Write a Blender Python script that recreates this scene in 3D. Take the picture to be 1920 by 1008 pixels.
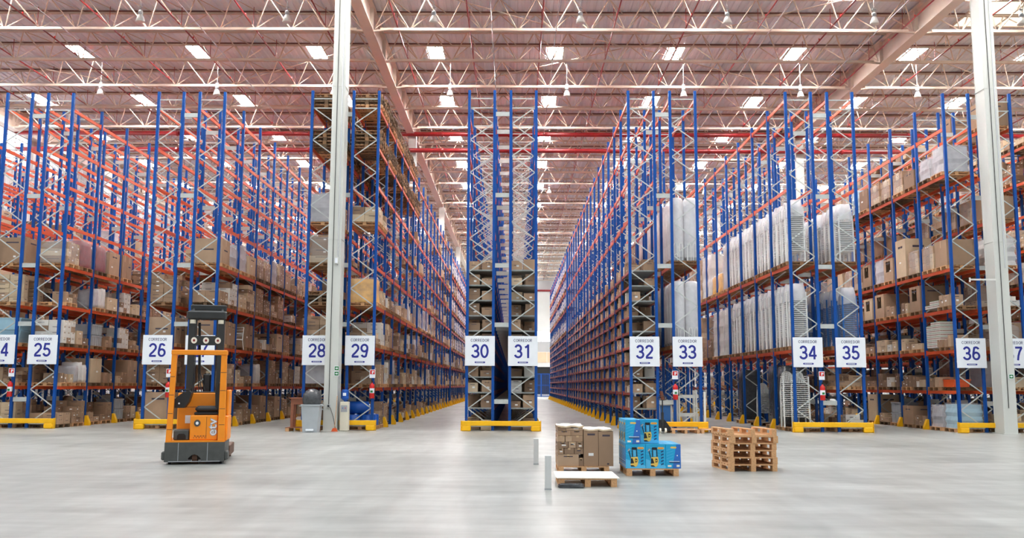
import bpy, math, random
from mathutils import Matrix, Vector

S = bpy.context.scene
COL = S.collection
for o in list(bpy.data.objects):
    bpy.data.objects.remove(o)

# ------------------------------------------------------------------ camera
H_CAM = 1.734
F_PX, PITCH, YAW, ROLL = 1744.0, .1238, .0028, .0043
cy_, sy_, cp_, sp_ = math.cos(YAW), math.sin(YAW), math.cos(PITCH), math.sin(PITCH)
fwd = Vector((-sy_*cp_, cy_*cp_, sp_))
rt = Vector((cy_, sy_, 0))
up = rt.cross(fwd)
r2 = math.cos(ROLL)*rt + math.sin(ROLL)*up
u2 = -math.sin(ROLL)*rt + math.cos(ROLL)*up
cam_data = bpy.data.cameras.new('camera')
cam = bpy.data.objects.new('camera', cam_data)
COL.objects.link(cam)
M = Matrix((r2, u2, -fwd)).transposed().to_4x4()
M.translation = Vector((0, 0, H_CAM))
cam.matrix_world = M
cam_data.sensor_width = 36
cam_data.lens = F_PX*36/1920
cam_data.clip_start, cam_data.clip_end = .1, 600
S.camera = cam

# ------------------------------------------------------------------ world, light, exposure
W = bpy.data.worlds.new('sky')
S.world = W
W.use_nodes = True
bg = W.node_tree.nodes['Background']
bg.inputs['Color'].default_value = (.93, .97, 1.0, 1)
# overcast sky: brighter overhead than at the horizon
wt = W.node_tree
_tc = wt.nodes.new('ShaderNodeTexCoord')
_sx = wt.nodes.new('ShaderNodeSeparateXYZ')
wt.links.new(_tc.outputs['Generated'], _sx.inputs[0])
_mr = wt.nodes.new('ShaderNodeMapRange')
_mr.inputs['From Min'].default_value, _mr.inputs['From Max'].default_value = 0, 1
_mr.inputs['To Min'].default_value, _mr.inputs['To Max'].default_value = .22, 1.46
wt.links.new(_sx.outputs['Z'], _mr.inputs['Value'])
wt.links.new(_mr.outputs['Result'], bg.inputs['Strength'])
SKYLIGHT_POWER = 100.0
S.view_settings.view_transform = 'Standard'
S.view_settings.look = 'None'
S.view_settings.gamma = 1
S.view_settings.use_curve_mapping = False
S.view_settings.exposure = 0.54
S.cycles.max_bounces = 7
S.cycles.diffuse_bounces = 4
S.cycles.glossy_bounces = 3
S.cycles.transparent_max_bounces = 12
S.cycles.transmission_bounces = 3
S.cycles.caustics_reflective = False
S.cycles.caustics_refractive = False

# ------------------------------------------------------------------ materials
MATS = {}

def lin(c):
    def f(v):
        v /= 255.0
        return v/12.92 if v <= .04045 else ((v+.055)/1.055)**2.4
    return (f(c[0]), f(c[1]), f(c[2]), 1)

def mat(name, rgb, rough=.5, metal=0.0, noise=.12, scale=4.0, bump=0.0, spec=.5, bscale=None, stretch=None):
    """principled paint with a little procedural tone variation"""
    m = bpy.data.materials.new(name)
    m.use_nodes = True
    nt = m.node_tree
    b = nt.nodes['Principled BSDF']
    b.inputs['Roughness'].default_value = rough
    b.inputs['Metallic'].default_value = metal
    b.inputs['Specular IOR Level'].default_value = spec
    c = lin(rgb)
    if noise or bump:
        tc = nt.nodes.new('ShaderNodeTexCoord')
        src = tc.outputs['Object']
        if stretch:
            mp = nt.nodes.new('ShaderNodeMapping')
            mp.inputs['Scale'].default_value = stretch
            nt.links.new(src, mp.inputs['Vector'])
            src = mp.outputs['Vector']
        n = nt.nodes.new('ShaderNodeTexNoise')
        n.inputs['Scale'].default_value = scale
        n.inputs['Detail'].default_value = 4
        nt.links.new(src, n.inputs['Vector'])
        r = nt.nodes.new('ShaderNodeValToRGB')
        r.color_ramp.elements[0].position = .3
        r.color_ramp.elements[1].position = .7
        r.color_ramp.elements[0].color = tuple(max(0, v*(1-noise)) for v in c[:3])+(1,)
        r.color_ramp.elements[1].color = tuple(min(1, v*(1+noise)) for v in c[:3])+(1,)
        nt.links.new(n.outputs['Fac'], r.inputs['Fac'])
        nt.links.new(r.outputs['Color'], b.inputs['Base Color'])
        if bump:
            bp = nt.nodes.new('ShaderNodeBump')
            bp.inputs['Strength'].default_value = bump
            bp.inputs['Distance'].default_value = .02
            n2 = n
            if bscale:
                n2 = nt.nodes.new('ShaderNodeTexNoise')
                n2.inputs['Scale'].default_value = bscale
                nt.links.new(src, n2.inputs['Vector'])
            nt.links.new(n2.outputs['Fac'], bp.inputs['Height'])
            nt.links.new(bp.outputs['Normal'], b.inputs['Normal'])
    else:
        b.inputs['Base Color'].default_value = c
    MATS[name] = m
    return m

def film(name, rgb, alpha, rough=.25):
    """thin plastic film: part clear, part milky and shiny with creases"""
    m = mat(name, rgb, rough, noise=.06, scale=6, bump=.9, bscale=9)
    nt = m.node_tree
    out = nt.nodes['Material Output']
    b = nt.nodes['Principled BSDF']
    tr = nt.nodes.new('ShaderNodeBsdfTransparent')
    mx = nt.nodes.new('ShaderNodeMixShader')
    mx.inputs['Fac'].default_value = alpha
    nt.links.new(tr.outputs[0], mx.inputs[1])
    nt.links.new(b.outputs[0], mx.inputs[2])
    nt.links.new(mx.outputs[0], out.inputs['Surface'])
    return m

def glow(name, rgb, strength):
    m = bpy.data.materials.new(name)
    m.use_nodes = True
    nt = m.node_tree
    nt.nodes.remove(nt.nodes['Principled BSDF'])
    e = nt.nodes.new('ShaderNodeEmission')
    e.inputs['Color'].default_value = lin(rgb)
    e.inputs['Strength'].default_value = strength
    nt.links.new(e.outputs[0], nt.nodes['Material Output'].inputs['Surface'])
    MATS[name] = m
    return m

mat('blue_steel', (6, 72, 150), .4, noise=.10, scale=2, spec=.3)
mat('orange_steel', (214, 84, 38), .4, noise=.10, scale=2)
mat('red_steel', (176, 88, 70), .4, noise=.12, scale=2)
mat('zinc', (188, 193, 190), .42, .2, noise=.08, scale=5)
mat('shelf_grey', (150, 156, 154), .5, .1, noise=.08)
mat('safety_yellow', (246, 186, 6), .4, noise=.08, scale=3)
mat('sign_white', (236, 240, 246), .4, noise=.02)
mat('sign_blue', (28, 38, 140), .5, noise=0)
mat('sign_grey', (74, 78, 112), .5, noise=0)
mat('white_paint', (214, 214, 208), .45, noise=.04)
mat('bollard_white', (206, 207, 206), .6, noise=.02)
mat('column_paint', (204, 206, 200), .5, noise=.02, scale=.8)
mat('joist_cream', (198, 180, 164), .5, noise=.05, scale=2)
mat('girder_cream', (220, 204, 190), .5, noise=.04, scale=1)
mat('roof_sheet', (224, 228, 234), .55, noise=.05, scale=.6)
mat('strip_brown', (112, 72, 62), .7, noise=.08)
mat('pipe_red', (134, 24, 28), .35, noise=.08)
mat('conduit', (222, 224, 226), .25, .5, noise=.03)
mat('wood', (206, 158, 112), .75, noise=.16, scale=5, stretch=(1, 6, 6))
mat('wood_old', (150, 112, 78), .8, noise=.2, scale=5, stretch=(1, 6, 6))
mat('wood_dark', (112, 88, 64), .8, noise=.2, scale=5, stretch=(1, 6, 6))
mat('board_white', (240, 232, 216), .7, noise=.04, scale=3)
TONES = ['carton_tan', 'carton_brown', 'carton_dark', 'carton_pale', 'carton_white']
mat('carton_tan', (178, 149, 122), .8, noise=.07, scale=3)
mat('carton_brown', (160, 130, 104), .8, noise=.07, scale=3)
mat('carton_dark', (138, 112, 90), .8, noise=.08, scale=3)
mat('carton_pale', (202, 180, 150), .8, noise=.06, scale=3)
mat('carton_white', (218, 214, 206), .7, noise=.05, scale=3)
mat('carton_print', (74, 66, 76), .8, noise=0)
mat('carton_label', (236, 234, 230), .7, noise=0)
mat('carton_tape', (198, 166, 128), .4, noise=.05)
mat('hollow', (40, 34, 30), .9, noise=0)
film('stretch_film', (236, 236, 238), .2, .14)
film('bag_film', (240, 241, 244), .15)
film('bag_top_film', (240, 241, 244), .5)
film('milky_film', (238, 238, 240), .72)
mat('sack_white', (222, 220, 216), .6, noise=.06, scale=6, bump=.5)
mat('sack_grey', (184, 182, 186), .55, noise=.12, scale=5, bump=.6)
mat('sack_red', (128, 8, 34), .5, noise=.2, scale=6, bump=.5)
mat('sack_yellow', (230, 172, 62), .6, noise=.2, scale=5, bump=.3)
mat('bin_blue', (160, 198, 214), .45, noise=.05)
mat('crate_grey', (168, 172, 176), .5, noise=.06)
mat('plastic_white', (232, 232, 228), .35, noise=.03)
mat('plastic_blue', (44, 108, 178), .35, noise=.08)
mat('drum_blue', (20, 84, 176), .3, noise=.08)
mat('black_plastic', (26, 26, 28), .45, noise=.1)
mat('black_film', (70, 72, 75), .2, noise=.2, scale=8, bump=.9, bscale=10)
mat('truck_orange', (246, 146, 22), .38, noise=.06, scale=3)
mat('truck_grey', (72, 74, 72), .55, noise=.14, scale=6)
mat('mast_dark', (50, 52, 52), .45, .2, noise=.12)
mat('rubber', (92, 64, 48), .7, noise=.15)
mat('seat_black', (30, 31, 33), .55, noise=.1)
mat('fire_red', (206, 30, 28), .3, noise=.05)
mat('exit_green', (30, 120, 60), .5, noise=0)
mat('bin_plastic', (168, 174, 178), .45, noise=.04)
mat('table_brown', (142, 84, 58), .5, noise=.15, scale=3, stretch=(1, 6, 6))
mat('cooler_cream', (226, 220, 200), .4, noise=.03)
mat('orange_plastic', (232, 96, 44), .4, noise=.05)
mat('box_cyan', (22, 164, 214), .35, noise=.10, scale=3)
mat('box_cobalt', (44, 108, 192), .35, noise=.10, scale=3)
mat('box_sky', (84, 186, 232), .35, noise=.10, scale=3)
mat('box_yellow', (236, 196, 92), .4, noise=.05)
mat('box_navy', (16, 62, 110), .4, noise=.05)
mat('wall_grey', (176, 178, 180), .5, noise=.04, scale=.5)
mat('wall_light', (214, 216, 214), .5, noise=.04, scale=.5)
mat('door_peach', (226, 190, 160), .6, noise=.06, scale=.8)
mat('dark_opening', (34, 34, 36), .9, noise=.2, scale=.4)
glow('skylight', (255, 252, 250), SKYLIGHT_POWER)
glow('panel_glow', (255, 240, 216), 1.0)
glow('window_glow', (240, 246, 255), 3.2)

def concrete():
    m = mat('floor_concrete', (176, 178, 172), .30, noise=.0)
    nt = m.node_tree
    b = nt.nodes['Principled BSDF']
    tc = nt.nodes.new('ShaderNodeTexCoord')
    def noise(scale, detail, st, rot=0):
        mp = nt.nodes.new('ShaderNodeMapping')
        mp.inputs['Scale'].default_value = st
        mp.inputs['Rotation'].default_value = (0, 0, rot)
        nt.links.new(tc.outputs['Object'], mp.inputs['Vector'])
        n = nt.nodes.new('ShaderNodeTexNoise')
        n.inputs['Scale'].default_value = scale
        n.inputs['Detail'].default_value = detail
        n.inputs['Distortion'].default_value = .25
        nt.links.new(mp.outputs['Vector'], n.inputs['Vector'])
        return n
    def ramp(n, a, bb, ca, cb):
        r = nt.nodes.new('ShaderNodeValToRGB')
        r.color_ramp.elements[0].position = a
        r.color_ramp.elements[1].position = bb
        r.color_ramp.elements[0].color = ca
        r.color_ramp.elements[1].color = cb
        nt.links.new(n.outputs['Fac'], r.inputs['Fac'])
        return r
    def mul(x, y, f=1):
        k = nt.nodes.new('ShaderNodeMixRGB')
        k.blend_type = 'MULTIPLY'
        k.inputs['Fac'].default_value = f
        nt.links.new(x, k.inputs[1])
        nt.links.new(y, k.inputs[2])
        return k.outputs[0]
    base = ramp(noise(.22, 5, (.7, 1.2, 1)), .15, .85, lin((136, 139, 135)), lin((194, 196, 191)))
    fine = ramp(noise(1.3, 6, (.45, 1.5, 1), .15), .2, .8, (.58, .58, .57, 1), (1.22, 1.22, 1.22, 1))
    scuff = ramp(noise(3.2, 5, (.3, 1.6, 1), .3), .1, .9, (.78, .78, .78, 1), (1.08, 1.08, 1.08, 1))
    scuff2 = ramp(noise(1.1, 6, (2.2, .4, 1), -.5), .2, .8, (.68, .68, .685, 1), (1.16, 1.16, 1.16, 1))
    c = mul(base.outputs[0], fine.outputs[0], .8)
    c = mul(c, scuff.outputs[0], .8)
    c = mul(c, scuff2.outputs[0], .8)
    nt.links.new(c, b.inputs['Base Color'])
    b.inputs['Roughness'].default_value = .33
    return m
concrete()

def corrugate(m, axis, pitch):
    nt = m.node_tree
    tc = nt.nodes.new('ShaderNodeTexCoord')
    w = nt.nodes.new('ShaderNodeTexWave')
    w.bands_direction = axis
    w.inputs['Scale'].default_value = 2*math.pi/pitch/20
    nt.links.new(tc.outputs['Object'], w.inputs['Vector'])
    bp = nt.nodes.new('ShaderNodeBump')
    bp.inputs['Strength'].default_value = .8
    bp.inputs['Distance'].default_value = .05
    nt.links.new(w.outputs['Fac'], bp.inputs['Height'])
    nt.links.new(bp.outputs['Normal'], nt.nodes['Principled BSDF'].inputs['Normal'])
corrugate(MATS['wall_grey'], 'Y', .4)

# ------------------------------------------------------------------ mesh helpers
class MB:
    def __init__(self):
        self.v, self.f, self.m, self.mats = [], [], [], []
    def mi(self, name):
        if name not in self.mats:
            self.mats.append(name)
        return self.mats.index(name)
    def quad(self, pts, m):
        n = len(self.v)
        self.v += [tuple(p) for p in pts]
        self.f.append(tuple(range(n, n+len(pts))))
        self.m.append(self.mi(m))
    def box(self, x0, x1, y0, y1, z0, z1, m):
        n = len(self.v)
        self.v += [(x0, y0, z0), (x1, y0, z0), (x1, y1, z0), (x0, y1, z0),
                   (x0, y0, z1), (x1, y0, z1), (x1, y1, z1), (x0, y1, z1)]
        k = self.mi(m)
        for q in ((0, 3, 2, 1), (4, 5, 6, 7), (0, 1, 5, 4), (1, 2, 6, 5), (2, 3, 7, 6), (3, 0, 4, 7)):
            self.f.append(tuple(n+i for i in q))
            self.m.append(k)
    def cbox(self, x0, x1, y0, y1, z0, z1, m, c=.01):
        """box with chamfered vertical and top edges"""
        n = len(self.v)
        k = self.mi(m)
        ring = [(x0+c, y0), (x1-c, y0), (x1, y0+c), (x1, y1-c), (x1-c, y1), (x0+c, y1), (x0, y1-c), (x0, y0+c)]
        mx, my = (x0+x1)/2, (y0+y1)/2
        def ins(p, d):
            return (p[0]+(d if p[0] < mx else -d), p[1]+(d if p[1] < my else -d))
        for z, d in ((z0, c), (z0+c, 0), (z1-c, 0), (z1, c)):
            for p in ring:
                q = ins(p, d)
                self.v.append((q[0], q[1], z))
        for L in range(3):
            for i in range(8):
                a, b = n+L*8+i, n+L*8+(i+1) % 8
                self.f.append((a, b, b+8, a+8))
                self.m.append(k)
        self.f.append(tuple(n+7-i for i in range(8)))
        self.m.append(k)
        self.f.append(tuple(n+24+i for i in range(8)))
        self.m.append(k)
    def bar(self, p, q, w, h, m):
        p, q = Vector(p), Vector(q)
        d = (q-p).normalized()
        a = d.cross(Vector((0, 0, 1)))
        if a.length < 1e-3:
            a = Vector((1, 0, 0))
        a.normalize()
        b = a.cross(d)
        n = len(self.v)
        for e in (p, q):
            for s, t in ((-1, -1), (1, -1), (1, 1), (-1, 1)):
                self.v.append(tuple(e+a*(s*w/2)+b*(t*h/2)))
        k = self.mi(m)
        for qd in ((0, 1, 2, 3), (7, 6, 5, 4), (0, 4, 5, 1), (1, 5, 6, 2), (2, 6, 7, 3), (3, 7, 4, 0)):
            self.f.append(tuple(n+i for i in qd))
            self.m.append(k)
    def tube(self, pts, r, m, seg=8, cap=True):
        pts = [Vector(p) for p in pts]
        n0 = len(self.v)
        k = self.mi(m)
        prev = None
        for i, p in enumerate(pts):
            d = (pts[min(i+1, len(pts)-1)]-pts[max(i-1, 0)])
            if d.length < 1e-9:
                d = Vector((0, 0, 1))
            d.normalize()
            a = prev-d*prev.dot(d) if prev is not None else d.cross(Vector((0, 0, 1)) if abs(d.z) < .9 else Vector((1, 0, 0)))
            a.normalize()
            prev = a
            b = d.cross(a)
            rr = r[i] if isinstance(r, (list, tuple)) else r
            for j in range(seg):
                t = 2*math.pi*j/seg
                self.v.append(tuple(p+a*(rr*math.cos(t))+b*(rr*math.sin(t))))
        for i in range(len(pts)-1):
            for j in range(seg):
                a, b = n0+i*seg+j, n0+i*seg+(j+1) % seg
                self.f.append((a, b, b+seg, a+seg))
                self.m.append(k)
        if cap:
            self.f.append(tuple(n0+seg-1-j for j in range(seg)))
            self.m.append(k)
            e = n0+(len(pts)-1)*seg
            self.f.append(tuple(e+j for j in range(seg)))
            self.m.append(k)
    def lathe(self, prof, m, c=(0, 0, 0), seg=16):
        self.tube([(c[0], c[1], c[2]+z) for r, z in prof], [max(r, .0005) for r, z in prof], m, seg)
    def prism(self, poly, axis, a, b, m):
        """extrude a 2D polygon along x, y or z"""
        def P(u, w, t):
            return {'x': (t, u, w), 'y': (u, t, w), 'z': (u, w, t)}[axis]
        n = len(self.v)
        N = len(poly)
        self.v += [P(u, w, a) for u, w in poly]+[P(u, w, b) for u, w in poly]
        k = self.mi(m)
        for i in range(N):
            j = (i+1) % N
            self.f.append((n+i, n+j, n+N+j, n+N+i))
            self.m.append(k)
        self.f.append(tuple(n+N-1-i for i in range(N)))
        self.m.append(k)
        self.f.append(tuple(n+N+i for i in range(N)))
        self.m.append(k)
    def add(self, other, loc=(0, 0, 0), rz=0):
        n = len(self.v)
        c, s = math.cos(rz), math.sin(rz)
        for x, y, z in other.v:
            self.v.append((loc[0]+x*c-y*s, loc[1]+x*s+y*c, loc[2]+z))
        mp = [self.mi(x) for x in other.mats]
        for f in other.f:
            self.f.append(tuple(n+i for i in f))
        self.m += [mp[i] for i in other.m]
    def mesh(self, name, smooth=False):
        me = bpy.data.meshes.new(name)
        me.from_pydata(self.v, [], self.f)
        for x in self.mats:
            me.materials.append(MATS[x])
        me.polygons.foreach_set('material_index', self.m)
        if smooth:
            me.polygons.foreach_set('use_smooth', [True]*len(self.f))
        me.update()
        return me
    def build(self, name, parent=None, loc=(0, 0, 0), rz=0, smooth=False):
        return put(name, self.mesh(name, smooth), parent, loc, rz)

def put(name, me, parent=None, loc=(0, 0, 0), rz=0):
    o = bpy.data.objects.new(name, me)
    COL.objects.link(o)
    o.location = loc
    o.rotation_euler = (0, 0, rz)
    if parent is not None:
        o.parent = parent
    return o

def tag(o, label=None, cat=None, group=None, kind=None):
    if label:
        o['label'] = label
    if cat:
        o['category'] = cat
    if group:
        o['group'] = group
    if kind:
        o['kind'] = kind
    return o

def thing(name, label, cat, loc=(0, 0, 0), rz=0, group=None):
    return tag(put(name, None, None, loc, rz), label, cat, group)

def struct(name, mb, smooth=False):
    return tag(mb.build(name, smooth=smooth), kind='structure')

ORD = ['first', 'second', 'third', 'fourth', 'fifth', 'sixth', 'seventh', 'eighth', 'ninth', 'tenth', 'eleventh',
       'twelfth', 'thirteenth', 'fourteenth', 'fifteenth', 'sixteenth', 'seventeenth', 'eighteenth', 'nineteenth', 'twentieth']
def ordn(i):
    if i < 20:
        return ORD[i]
    t = ['twenty', 'thirty', 'forty', 'fifty', 'sixty', 'seventy'][(i+1)//10-2]
    k = (i+1) % 10
    if k == 0:
        return {'twenty': 'twentieth', 'thirty': 'thirtieth', 'forty': 'fortieth', 'fifty': 'fiftieth', 'sixty': 'sixtieth', 'seventy': 'seventieth'}[t]
    return t+'-'+ORD[k-1]

# ------------------------------------------------------------------ the setting: floor, roof, walls
ROOF_Z = 19.62
X_L, X_R, Y_END = -33.2, 45.2, 150.0
m = MB()
m.quad([(-60, -8, 0), (70, -8, 0), (70, Y_END, 0), (-60, Y_END, 0)], 'floor_concrete')
struct('floor', m)

SKY_X = [-4.3+6.46*k for k in range(-4, 8)]
SKY_Y = [48.65-8.44*2+8.44*k for k in range(0, 15)]
m = MB()          # ribbed metal roof sheet, ribs running away from the front
pitch = .34
x = X_L
prof = []
while x < X_R:
    prof += [(x, 0), (x+.17, 0), (x+.21, .045), (x+.30, .045)]
    x += pitch
R0 = 30.0
for (xa, za), (xb, zb) in zip(prof[:-1], prof[1:]):
    m.quad([(xa, R0, ROOF_Z+za), (xb, R0, ROOF_Z+zb), (xb, Y_END, ROOF_Z+zb), (xa, Y_END, ROOF_Z+za)], 'roof_sheet')
m.quad([(X_L, R0, ROOF_Z+.1), (X_L, Y_END, ROOF_Z+.1), (X_R, Y_END, ROOF_Z+.1), (X_R, R0, ROOF_Z+.1)], 'roof_sheet')
struct('ceiling', m)

kk = 0
first_sky = None
for yi, y in enumerate(SKY_Y):
    for xi, x in enumerate(SKY_X):
        if x < X_L+1 or x > X_R-1:
            continue
        if first_sky is None:
            fm = MB()
            for a, b, c, d in ((-.47, -.40, -1, 1), (.40, .47, -1, 1), (-.47, .47, -1.07, -1), (-.47, .47, 1, 1.07), (-.02, .02, -1, 1)):
                fm.box(a, b, c, d, -.06, .0, 'white_paint')
            pm = MB()
            pm.box(-.40, .40, -1, 1, -.03, -.015, 'skylight')
            first_sky = (fm.mesh('skylight_frame'), pm.mesh('skylight_pane'))
        t = thing('roof_skylight', 'bright rooflight in the pink roof, %s row back, %s from the left' % (ordn(yi), ordn(xi)), 'skylight', (x, y, ROOF_Z), 0, 'rooflights in the roof')
        put('frame', first_sky[0], t)
        put('diffuser', first_sky[1], t)

t = thing('translucent_roof_panel', 'large cream translucent roof panel above the right column', 'skylight', (25.0, 42.9, ROOF_Z-.02))
pm = MB()
pm.box(-3.2, 3.2, -1.7, 1.7, -.03, 0, 'panel_glow')
pm.build('pane', t)
fm = MB()
for a in ((-3.3, 3.3, -1.8, -1.7), (-3.3, 3.3, 1.7, 1.8), (-3.3, -3.2, -1.8, 1.8), (3.2, 3.3, -1.8, 1.8), (-1.1, -1.05, -1.7, 1.7), (1.05, 1.1, -1.7, 1.7)):
    fm.box(*a, -.07, .0, 'joist_cream')
fm.build('frame', t)

# walls
m = MB()
m.box(X_L-.2, X_L, 18, Y_END, 0, ROOF_Z, 'wall_grey')
struct('wall_left', m)
m = MB()
m.box(X_R, X_R+.2, 18, Y_END, 0, ROOF_Z, 'wall_grey')
struct('wall_right', m)
m = MB()
YE = Y_END
for z0, z1, mt, th in ((16.9, ROOF_Z, 'wall_grey', 0), (10.3, 16.9, 'wall_light', .05), (7.0, 8.65, 'wall_grey', 0), (4.6, 5.25, 'wall_light', .15)):
    m.box(X_L, X_R, YE-th, YE+.3, z0, z1, mt)
m.box(X_L, X_R, YE+.0, YE+.3, 5.25, 7.0, 'wall_light')
m.box(X_L, -1, YE, YE+.3, 0, 4.6, 'wall_grey')
m.box(9, X_R, YE, YE+.3, 0, 4.6, 'wall_grey')
struct('wall_back', m)
m = MB()
m.box(X_L, X_R, YE-.02, YE+.1, 8.65, 10.3, 'window_glow')
for i in range(27):
    xx = X_L+1.5+3*i
    m.box(xx-.06, xx+.06, YE-.06, YE-.02, 8.65, 10.3, 'white_paint')
struct('window_1', m)
m = MB()
for i in range(5):
    m.box(-1+2.1*i, 1.0+2.1*i, YE-.06, YE-.01, 5.3, 6.95, 'door_peach')
struct('trim_1', m)
m = MB()
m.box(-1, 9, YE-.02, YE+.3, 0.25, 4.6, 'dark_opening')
m.box(-1, 9, YE-.02, YE+.3, 0, .25, 'wall_light')
struct('door_1', m)
m = MB()
m.box(X_L, X_L+.08, 54, 61.5, 15.7, 18.1, 'window_glow')
for i in range(9):
    m.box(X_L+.08, X_L+.13, 54, 61.5, 15.7+.3*i-.03, 15.7+.3*i+.03, 'white_paint')
for i in range(6):
    m.box(X_L+.08, X_L+.14, 54+1.5*i-.04, 54+1.5*i+.04, 15.7, 18.1, 'white_paint')
struct('window_2', m)
m = MB()
for z in (18.75,):
    m.box(X_L, X_L+.3, 18, Y_END, z, z+.35, 'joist_cream')
struct('trim_2', m)

# girders along the hall and columns under them
GX = [-32.95, -6.94, 19.07, 45.0]
COL_Y = [35.3, 60.7, 86.0, 111.4, 136.8]
for gi, gx in enumerate(GX):
    nm = ['on the left wall', 'above the white column left of centre', 'above the white column at the right', 'on the right wall'][gi]
    t = thing('roof_girder', 'deep cream steel roof girder running back %s' % nm, 'girder', (gx, 0, 0))
    w = MB()
    w.box(-.04, .04, R0, Y_END, 18.28, 19.45, 'girder_cream')
    for k in range(int((Y_END-R0)/4.22)):
        y = 33.8+4.22*k
        w.box(-.22, .22, y-.02, y+.02, 18.28, 19.45, 'girder_cream')
    w.build('web', t)
    w = MB()
    w.box(-.25, .25, R0, Y_END, 18.22, 18.28, 'girder_cream')
    w.build('flange', t)
    w = MB()
    w.box(-.25, .25, R0, Y_END, 19.45, 19.52, 'girder_cream')
    w.build('flange', t)
def column(gx, y, label):
    t = thing('steel_column', label, 'column', (gx, y, 0))
    c = MB()
    c.box(-.25, .25, -.36, -.33, 0, 18.22, 'column_paint')
    c.box(-.25, .25, .33, .36, 0, 18.22, 'column_paint')
    c.box(-.235, -.215, -.33, .33, 0, 18.22, 'column_paint')
    c.box(.215, .235, -.33, .33, 0, 18.22, 'column_paint')
    for z in (7.2, 13.2):
        c.box(-.26, .26, -.37, .37, z, z+.03, 'column_paint')
    c.build('shaft', t)
    b = MB()
    b.box(-.32, .32, -.42, .42, 0, .03, 'column_paint')
    b.build('base_plate', t)
    return t
for gi, gx in ((1, GX[1]), (2, GX[2])):
    side = 'left' if gi == 1 else 'right'
    for yi, y in enumerate(COL_Y):
        if yi == 0:
            lb = 'tall cream column in front of the racks, beside the 28 sign' if gi == 1 else 'tall cream column in front of the racks, partly hiding the 37 sign'
        else:
            lb = 'cream column %s back under the %s roof girder' % (ordn(yi-1), side)
        c = column(gx+.1 if gi == 1 else gx-(.66 if yi == 0 else .18), y, lb)
        if yi == 0:
            d = MB()
            d.tube([(-.05, -.375, .95), (-.05, -.375, 17.5)], .012, 'black_plastic', 6)
            d.tube([(.14, -.375, 6.2), (.14, -.375, 18.0)], .02, 'conduit', 6)
            d.build('conduit', c)
            if gi == 1:
                d = MB()
                d.box(.02, .16, -.43, -.36, 6.25, 6.5, 'white_paint')
                d.box(.04, .14, -.435, -.43, 6.28, 6.47, 'sign_white')
                d.build('junction_box', c)
                d = MB()
                d.cbox(-.11, .01, -.42, -.36, .88, .98, 'crate_grey')
                d.tube([(-.05, -.42, .93), (-.05, -.45, .93)], .035, 'black_plastic', 10)
                d.tube([(-.05, -.44, .9), (.02, -.40, .85), (.12, -.38, .55), (.2, -.38, .2), (.24, -.38, .02)], .009, 'black_plastic', 6)
                d.build('power_socket', c)
            else:
                d = MB()
                d.box(-1.25, -.25, -.38, -.33, 5.72, 5.78, 'white_paint')
                d.box(-1.25, -1.2, -.39, -.33, 5.66, 5.82, 'white_paint')
                d.build('bracket_arm', c)

# triangular roof joists, three spans, every 4.22 m
JY = [42.2-8.44+4.22*k for k in range(0, 28)]
def joist_meshes():
    L = 26.0-.5
    n = 15
    p = L/n
    zb, zt, w = 18.36, 19.5, .92
    a = MB()
    a.box(.3, L-.3, -.07, .07, zb-.06, zb+.06, 'joist_cream')
    a.bar((-.22, 0, zb-.1), (.9, 0, zb), .1, .08, 'joist_cream')
    a.bar((L+.22, 0, zb-.1), (L-.9, 0, zb), .1, .08, 'joist_cream')
    out = [a.mesh('bottom_chord')]
    for s in (-1, 1):
        b = MB()
        b.box(-.1, L+.1, s*w-.05, s*w+.05, zt-.05, zt+.04, 'joist_cream')
        out.append(b.mesh('top_chord'))
    for s in (-1, 1):
        c = MB()
        for i in range(n):
            x0, x1 = i*p, (i+1)*p
            xm = (x0+x1)/2
            c.bar((x0+.06, 0, zb+.05), (xm-.04, s*w, zt-.04), .045, .045, 'joist_cream')
            c.bar((x1-.06, 0, zb+.05), (xm+.04, s*w, zt-.04), .045, .045, 'joist_cream')
        out.append(c.mesh('web_bracing'))
    d = MB()
    for i in range(n):
        xm = (i+.5)*p
        d.bar((xm, -w, zt), (xm+p/2, w, zt), .03, .03, 'joist_cream')
    out.append(d.mesh('cross_bracing'))
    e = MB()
    e.box(-.1, L+.1, w-.06, w+.06, zt+.045, zt+.115, 'strip_brown')  # dark brown strip added above the far top chord only
    out.append(e.mesh('chord_strip'))
    return out
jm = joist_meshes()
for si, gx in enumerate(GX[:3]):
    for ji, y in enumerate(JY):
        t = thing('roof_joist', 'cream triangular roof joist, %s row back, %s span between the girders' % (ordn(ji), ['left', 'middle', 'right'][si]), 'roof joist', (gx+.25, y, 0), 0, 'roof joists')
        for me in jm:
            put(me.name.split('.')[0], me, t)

# thin red sprinkler pipes running back, each with drops
sp = MB()
sp.tube([(0, R0, 0), (0, Y_END-1, 0)], .035, 'pipe_red', 8)
sp_me = sp.mesh('pipe')
dm = MB()
dm.tube([(0, 0, 0), (0, 0, .95)], .015, 'pipe_red', 6)
dm_me = dm.mesh('hanger')
nm = MB()
for k in range(38):
    y = 35+3.0*k
    nm.tube([(0, y, .03), (0, y, .12)], .03, 'fire_red', 6)
nm_me = nm.mesh('sprinkler_head')
px = [-5.6+3.42*k for k in range(-8, 15)]
for i, x in enumerate(px):
    t = thing('sprinkler_pipe', 'thin red sprinkler pipe running back under the roof, %s from the left' % ordn(i), 'pipe', (x, 0, 18.55), 0, 'thin red sprinkler pipes')
    put('pipe', sp_me, t)
    for k in range(28):
        put('hanger', dm_me, t, (0, 33.9+4.22*k, 0))
    put('sprinkler_head', nm_me, t)
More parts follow.
